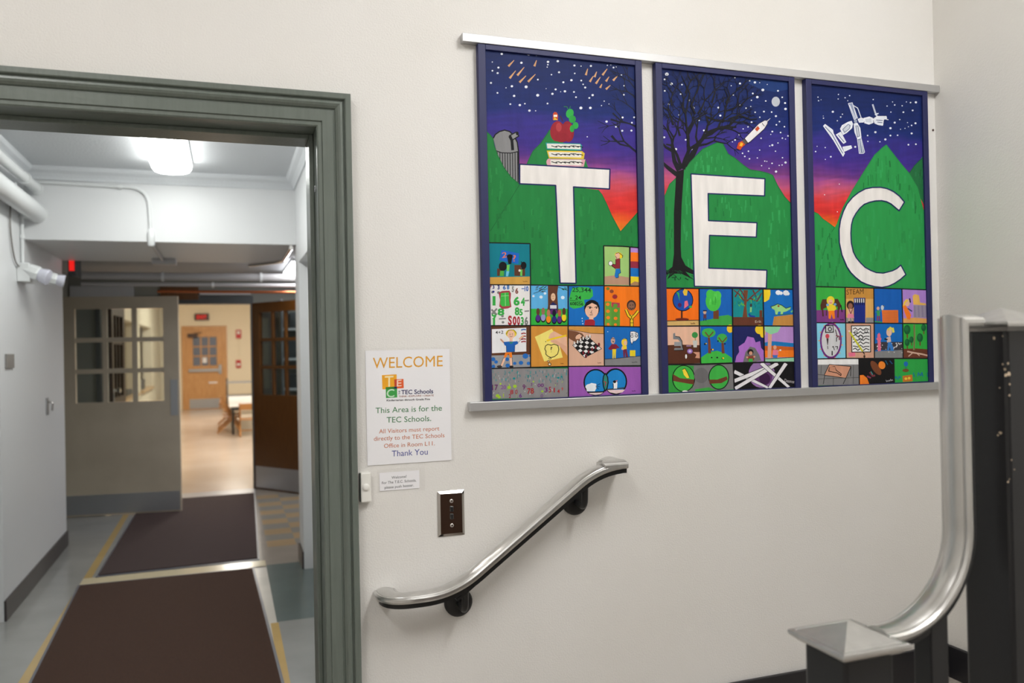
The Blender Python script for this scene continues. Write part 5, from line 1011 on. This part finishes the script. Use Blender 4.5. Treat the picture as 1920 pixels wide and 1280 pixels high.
mottle(P, [(480, 930), (640, 680), (727, 600), (880, 800), (1000, 1020), (1020, 1200), (870, 1000), (640, 880)], LG+GREENS, 44, 31, 90, 16); mottle(P, [(480, 1240), (560, 1080), (700, 1010), (820, 1080), (1020, 1100), (1025, 1560), (900, 1560), (700, 1560), (520, 1440)], LG, 50, 32, 100, 18); mottle(P, [(190, 1120), (330, 1200), (380, 1300), (400, 1500), (500, 1640), (200, 1640)], LG+GREENS, 30, 33, 80, 14); mottle(P, [(920, 790), (1005, 690), (1020, 960)], [(30, 96, 54), (40, 116, 70)], 10, 34, 60, 12)
# station
WS, GS = (222, 226, 236), (60, 72, 120)
def piece(pts, fill=WS): P.poly(pts, fill); P.line(pts, 4, (236, 238, 246), None, True)
piece([(255, 425), (268, 412), (325, 455), (330, 480), (414, 630), (402, 652), (330, 530)]); P.line([(268, 430), (316, 480), (400, 630)], 5, GS); piece([(350, 490), (385, 470), (424, 545), (405, 556)]); P.line([(366, 492), (410, 545)], 5, GS); piece([(400, 582), (462, 572), (468, 590), (412, 616)])
piece([(382, 446), (396, 420), (440, 396), (466, 388), (474, 408), (468, 440), (430, 474), (402, 490)]); P.poly([(400, 450), (440, 412), (456, 420), (448, 446), (414, 474)], (196, 202, 214)); P.line([(400, 450), (440, 412), (456, 420), (448, 446), (414, 474)], 4, GS, None, True)
piece([(442, 256), (472, 250), (504, 366), (486, 376)], (140, 150, 180)); P.line([(452, 268), (494, 366)], 5, WS); P.line([(474, 268), (512, 290), (538, 362)], 6, WS); P.line([(480, 276), (512, 368)], 5, WS); P.ell(496, 388, 12, 14, (150, 158, 180))
piece([(484, 408), (508, 402), (530, 440), (538, 510), (510, 520), (490, 470)]); P.poly([(498, 424), (514, 424), (526, 500), (510, 508)], (196, 202, 214)); P.line([(498, 424), (514, 424), (526, 500), (510, 508)], 4, GS, None, True); piece([(510, 522), (538, 516), (564, 620), (556, 630), (524, 630)], (120, 130, 160)); P.line([(522, 530), (534, 624)], 5, WS); P.line([(534, 526), (552, 622)], 5, WS)
piece([(514, 374), (536, 364), (560, 370), (556, 396), (524, 398)]); piece([(560, 366), (600, 356), (624, 366), (628, 400), (596, 412), (564, 402)]); P.poly([(570, 374), (612, 368), (614, 398), (574, 396)], (196, 202, 214)); piece([(628, 372), (660, 352), (726, 352), (730, 368), (706, 376), (700, 420), (668, 416), (640, 404)]); P.line([(650, 380), (700, 384)], 5, GS); P.line([(660, 396), (698, 400)], 5, GS); P.line([(624, 262), (642, 320), (656, 352)], 12, (190, 196, 212)); P.line([(640, 340), (668, 330)], 8, WS); P.line([(720, 372), (742, 378)], 6, WS)
vw(P, 0)
CO = [(1695.5, 378.8), (1686, 367.5), (1675, 359), (1663, 353.5), (1650, 351), (1636, 351.3), (1622, 354), (1609, 361), (1598, 370), (1588, 382), (1581, 396), (1575.5, 413), (1573, 430), (1573.5, 455), (1578.4, 478), (1587.8, 500.4), (1595, 511), (1604, 520), (1614, 528), (1625, 533), (1639, 537), (1653.4, 538.6), (1666, 536), (1676.9, 530.9), (1688, 523.5), (1698, 514.5)]
CI = [(1688.6, 496.9), (1681, 503.5), (1673, 507.5), (1655.8, 512), (1643, 511), (1632.3, 507), (1621.5, 501), (1612.4, 492), (1605, 483), (1599.5, 472), (1595.8, 455), (1595, 437), (1596, 422), (1599, 410), (1604.5, 400), (1612, 390), (1620, 383), (1630, 379), (1641, 376.5), (1652.5, 376), (1662, 378), (1670, 382), (1685.5, 395)]
nC = len(CO); 
for i in range(len(CO)-1):                             # the ring as a strip of quads
    j0 = len(CI)-1-round(i*(len(CI)-1)/(nC-1)); j1 = len(CI)-1-round((i+1)*(len(CI)-1)/(nC-1)); k = P.k
    pts = [CO[i], CO[i+1], CI[j1]] + ([CI[j0]] if j0 != j1 else []); P.poly(pts, WH); P.k = k
P.k += 1; P.line(CO+CI, 2.2, NV, None, True)
G0 = P.k+2; vw(P, 6, G0)
for pts, c in ((q4(160, 375, 446, 664, .01), (58, 170, 66)), (q4(446, 380, 676, 664, .01), (216, 168, 96)), (q4(676, 388, 900, 664, .01), (18, 92, 178)), (q4(898, 394, 1150, 664, .01), (170, 130, 206)), (q4(170, 660, 448, 948, 0), (130, 202, 226)), (q4(448, 664, 676, 946, 0), (206, 158, 134)), (q4(676, 666, 906, 944, 0), (18, 104, 184)), (q4(904, 668, 1150, 946, 0), (48, 166, 64)), (q4(180, 953, 556, 1164, -.02), (128, 127, 128)), (q4(556, 950, 836, 1152, -.02), (20, 19, 21)), (q4(836, 948, 1160, 1140, -.01), (44, 160, 70))): k = P.k; P.poly(pts, c); P.k = k
P.k += 1
P.poly([(210, 560), (446, 556), (446, 662), (214, 660)], (124, 60, 130)); P.poly([(246, 520), (262, 474), (386, 470), (412, 520), (400, 560), (380, 530), (290, 540), (250, 560)], (84, 48, 34)); P.line([(262, 540), (268, 610)], 12, (84, 48, 34)); P.line([(296, 560), (294, 604)], 9, (84, 48, 34)); P.line([(390, 540), (386, 620)], 12, (84, 48, 34)); P.line([(410, 520), (420, 576)], 8, BK); P.ell(328, 484, 32, 36, (232, 212, 50)); P.ell(328, 494, 19, 20, (230, 180, 150)); P.line([(318, 502), (338, 502)], 4, (200, 40, 60)); P.poly([(292, 520), (326, 514), (364, 520), (374, 550), (352, 572), (310, 572)], (232, 206, 50)); P.dots([(304, 518, 12), (364, 514, 12)], 10, (110, 160, 210)); P.poly([(310, 566), (358, 564), (364, 628), (346, 630), (336, 590), (328, 630), (312, 628)], (240, 126, 30)); P.scrib(404, 640, 434, 640, 10, BK)
P.poly([(446, 380), (676, 384), (676, 470), (446, 470)], (196, 140, 62)); P.text('STEAM', 456, 436, 592, 430, 40, (60, 40, 24)); P.rect(514, 462, 606, 660, (28, 44, 130)); 
for i in range(5): P.line([(524+i*17, 468), (526+i*17, 500)], 8, (220, 220, 214)); P.line([(534+i*17, 470), (530+i*17, 520)], 6, BK)
P.rect(610, 620, 674, 664, (138, 138, 140)); P.rect(448, 620, 512, 662, (138, 138, 140)); P.ell(486, 520, 30, 36, (40, 26, 26)); P.ell(486, 528, 18, 24, (150, 98, 80)); P.poly([(464, 550), (508, 550), (506, 590), (468, 590)], (214, 170, 140)); P.line([(474, 552), (490, 590)], 6, (120, 40, 70)); P.line([(504, 552), (488, 590)], 6, (120, 40, 70)); P.poly([(466, 590), (508, 590), (516, 622), (460, 624)], (226, 130, 160)); P.line([(476, 624), (474, 648)], 7, (214, 170, 140)); P.line([(498, 624), (502, 648)], 7, (214, 170, 140)); P.ell(478, 654, 12, 5, BK); P.ell(504, 654, 12, 5, BK)
P.poly([(738, 560), (868, 560), (870, 660), (744, 662)], (226, 116, 40)); 
for i in range(8): P.line([(746, 576+i*11), (862, 572+i*11)], 3, (176, 90, 70))
P.ell(708, 546, 12, 14, (210, 170, 150)); P.rect(698, 562, 722, 606, (60, 150, 90)); P.line([(704, 606), (702, 646)], 8, (150, 50, 50)); P.line([(718, 606), (720, 646)], 8, (150, 50, 50)); P.line([(688, 576), (734, 564)], 6, (60, 150, 90)); P.ell(742, 540, 12, 20, (190, 200, 210)); P.line([(744, 522), (762, 530)], 6, (90, 90, 90)); P.line([(676, 650), (740, 658)], 9, (60, 160, 80))
P.poly([(984, 446), (1000, 432), (1034, 440), (1044, 500), (1090, 506), (1092, 522), (990, 516)], (224, 176, 90)); P.rect(990, 520, 1104, 620, (150, 140, 160)); 
for i in range(4): P.line([(1000+i*30, 524), (1004+i*30, 616)], 12, (134, 124, 150))
P.poly([(904, 626), (1000, 620), (1110, 628), (1112, 664), (906, 662)], (218, 160, 90)); P.ell(940, 500, 22, 30, (226, 180, 150)); P.line([(908, 540), (922, 494), (944, 480)], 14, (236, 196, 60)); P.poly([(906, 530), (926, 520), (952, 560), (972, 600), (962, 636), (940, 630), (920, 580)], (240, 120, 34)); P.line([(944, 546), (980, 570)], 9, (40, 60, 100)); P.line([(960, 466), (966, 500)], 10, BK)
P.ell(330, 804, 88, 146, (110, 44, 124), 0, 26)
for i in range(26):
    a = 2*PI*i/26; kk = P.k; P.line([(330+86*math.cos(a), 804+142*math.sin(a)), (330+100*math.cos(a), 804+150*math.sin(a))], 7, (236, 160, 70) if i % 2 else (130, 202, 226)); P.k = kk
P.k += 1; P.ell(330, 804, 74, 128, (206, 206, 210), 0, 26); P.poly([(284, 680), (350, 680), (354, 740), (284, 742)], BK); P.poly([(292, 688), (344, 688), (346, 732), (292, 734)], (200, 200, 204)); P.ring(322, 712, 13, 14, 7, BK); P.ell(302, 768, 16, 18, (214, 76, 92)); P.poly([(294, 786), (312, 786), (306, 840), (302, 840)], (70, 60, 64)); P.line([(366, 716), (378, 760), (384, 780)], 7, (60, 30, 40)); P.line([(370, 764), (396, 770), (398, 800)], 9, (130, 60, 80)); P.line([(376, 776), (374, 812)], 6, BK); P.line([(304, 846), (306, 872)], 5, BK); P.line([(340, 856), (350, 850), (358, 880)], 6, BK); P.line([(364, 852), (384, 852), (380, 874)], 6, BK); P.line([(340, 886), (340, 922)], 9, BK)
P.poly([(494, 686), (646, 684), (648, 894), (498, 896)], (228, 228, 228)); P.line([(494, 686), (646, 684), (648, 894), (498, 896)], 7, BK, None, True)
for j in range(7):
    P.line([(506, 712+j*27), (526, 702+j*27+(j % 2)*12), (546, 720+j*27), (566, 704+j*27), (588, 722+j*27), (610, 704+j*27+(j % 3)*5), (638, 716+j*27)], 7, (40, 38, 42))
P.ring(570, 780, 16, 20, 6, BK); P.ring(612, 730, 12, 14, 5, BK); P.ring(530, 740, 12, 14, 5, BK)
P.line([(478, 730), (584, 890)], 14, (200, 196, 44)); P.line([(584, 890), (600, 914)], 8, (40, 36, 30)); P.line([(472, 722), (480, 734)], 12, (226, 200, 190)); P.poly([(470, 900), (524, 898), (526, 928), (474, 932)], (222, 110, 140)); P.ell(598, 930, 8, 12, (60, 40, 30))
P.poly([(676, 830), (730, 814), (906, 814), (908, 880), (678, 880)], (58, 56, 64)); P.poly([(678, 890), (908, 878), (906, 944), (678, 944)], (128, 128, 130)); rr = random.Random(9)
P.dots([(rr.uniform(684, 900), rr.uniform(824, 900), rr.uniform(3, 7)) for _ in range(34)], 5, (220, 220, 224)); P.poly([(702, 756), (716, 740), (726, 756), (730, 884), (706, 890)], (226, 110, 140)); P.ell(714, 790, 20, 12, (226, 110, 140)); P.ell(796, 736, 22, 34, (228, 190, 164)); P.line([(784, 720), (806, 700), (824, 716), (830, 740)], 15, (222, 208, 80)); P.line([(826, 700), (834, 738)], 12, (222, 208, 80)); P.poly([(774, 780), (806, 770), (812, 812), (780, 820)], (206, 180, 170)); P.line([(758, 790), (784, 796)], 11, BK); P.poly([(786, 816), (812, 816), (830, 860), (832, 886), (808, 886), (802, 850), (794, 884), (780, 880)], (50, 120, 196)); 
P.poly([(906, 870), (1010, 866), (1116, 874), (1116, 944), (906, 946)], (104, 56, 38)); P.line([(996, 676), (1000, 760), (994, 880)], 14, (120, 150, 90)); P.line([(996, 676), (996, 880)], 5, (110, 70, 50)); P.line([(940, 890), (990, 900), (1060, 912), (1116, 926)], 12, (206, 170, 150)); P.line([(990, 896), (950, 930)], 8, (206, 170, 150)); P.line([(1010, 900), (1040, 926)], 6, (206, 170, 150))
for (x, y, s) in ((940, 716, 1.2), (940, 818, .9), (974, 796, .8), (1042, 780, 1.1), (1072, 700, .9)): P.line([(x, y+14*s), (x+2, y+58*s)], 12*s, (110, 66, 40), 8*s); P.ell(x, y, 22*s, 32*s, (22, 92, 52)); P.ell(x-5, y-6, 12*s, 18*s, (30, 108, 62))
P.poly([(226, 954), (556, 948), (556, 994), (226, 996)], (232, 232, 232)); P.poly([(318, 994), (490, 1010), (450, 1104), (276, 1080)], (206, 148, 120)); P.line([(318, 994), (490, 1010), (450, 1104), (276, 1080)], 5, BK, None, True); P.line([(320, 1016), (312, 1048), (380, 1062), (410, 1084), (412, 1070), (372, 1040), (360, 1010), (320, 1016)], 6, BK); P.poly([(322, 1012), (362, 1012), (370, 1040), (316, 1044)], (196, 138, 110)); P.line([(280, 1084), (270, 1150)], 5, BK); P.line([(450, 1104), (428, 1150)], 5, BK); P.line([(490, 1014), (488, 1090)], 5, BK); P.line([(226, 1074), (276, 1080)], 4, (60, 60, 60)); P.line([(228, 1110), (556, 1098)], 4, (80, 80, 80)); P.line([(350, 1100), (348, 1160)], 4, (80, 80, 80)); P.line([(254, 1000), (250, 1070)], 4, (80, 80, 80)); P.line([(510, 1000), (508, 1150)], 4, (80, 80, 80))
P.poly([(556, 1080), (590, 1078), (620, 1104), (636, 1150), (556, 1154)], (238, 128, 40)); P.ell(690, 1022, 28, 66, (118, 66, 40), -.6); P.ell(738, 1000, 27, 32, (232, 132, 44), -.3); P.line([(640, 1056), (664, 1086), (684, 1082)], 14, (120, 50, 60)); P.line([(618, 1088), (650, 1102)], 13, (130, 60, 90)); P.line([(650, 1050), (664, 1076)], 7, (60, 150, 150)); P.line([(766, 962), (784, 996)], 8, (30, 90, 120)); P.line([(800, 964), (822, 990)], 8, (30, 80, 130)); P.scrib(770, 1134, 826, 1124, 18, (190, 190, 196))
P.ell(930, 990, 17, 20, (26, 100, 176)); P.line([(930, 1010), (930, 1036)], 6, (40, 100, 120)); P.ell(928, 1042, 26, 14, (110, 80, 40)); P.poly([(904, 1086), (980, 1076), (984, 1128), (906, 1134)], (190, 110, 40)); P.dots([(930, 1108, 12), (956, 1104, 12)], 10, (226, 190, 60)); P.line([(990, 1060), (998, 1096)], 8, (26, 110, 140)); P.line([(1024, 1090), (1030, 1060), (1046, 1084), (1058, 1058), (1066, 1090)], 8, (26, 110, 150)); P.line([(1098, 1064), (1116, 1070), (1102, 1084), (1116, 1096)], 8, (26, 100, 150)); P.dots([(850, 1098, 12), (880, 1096, 12), (866, 1110, 8)], 10, (26, 120, 140))
vw(P, 6, G0+60)
P.line([(196, 372), (446, 378), (676, 384), (900, 390), (1112, 398)], 9, gb); P.line([(208, 660), (448, 662), (676, 664), (906, 666), (1116, 668)], 9, gb); P.line([(216, 950), (450, 946), (676, 946), (906, 946), (1120, 946)], 10, gb); P.line([(444, 380), (448, 662), (452, 946)], 9, gb); P.line([(673, 386), (676, 664), (678, 946)], 9, gb); P.line([(898, 394), (904, 666), (908, 946)], 9, gb); P.line([(554, 950), (558, 1160)], 10, gb); P.line([(834, 948), (838, 1146)], 9, gb); P.line([(224, 1172), (560, 1158), (1124, 1130)], 8, NV)
P.build('painting', M['art'], PAN[2])
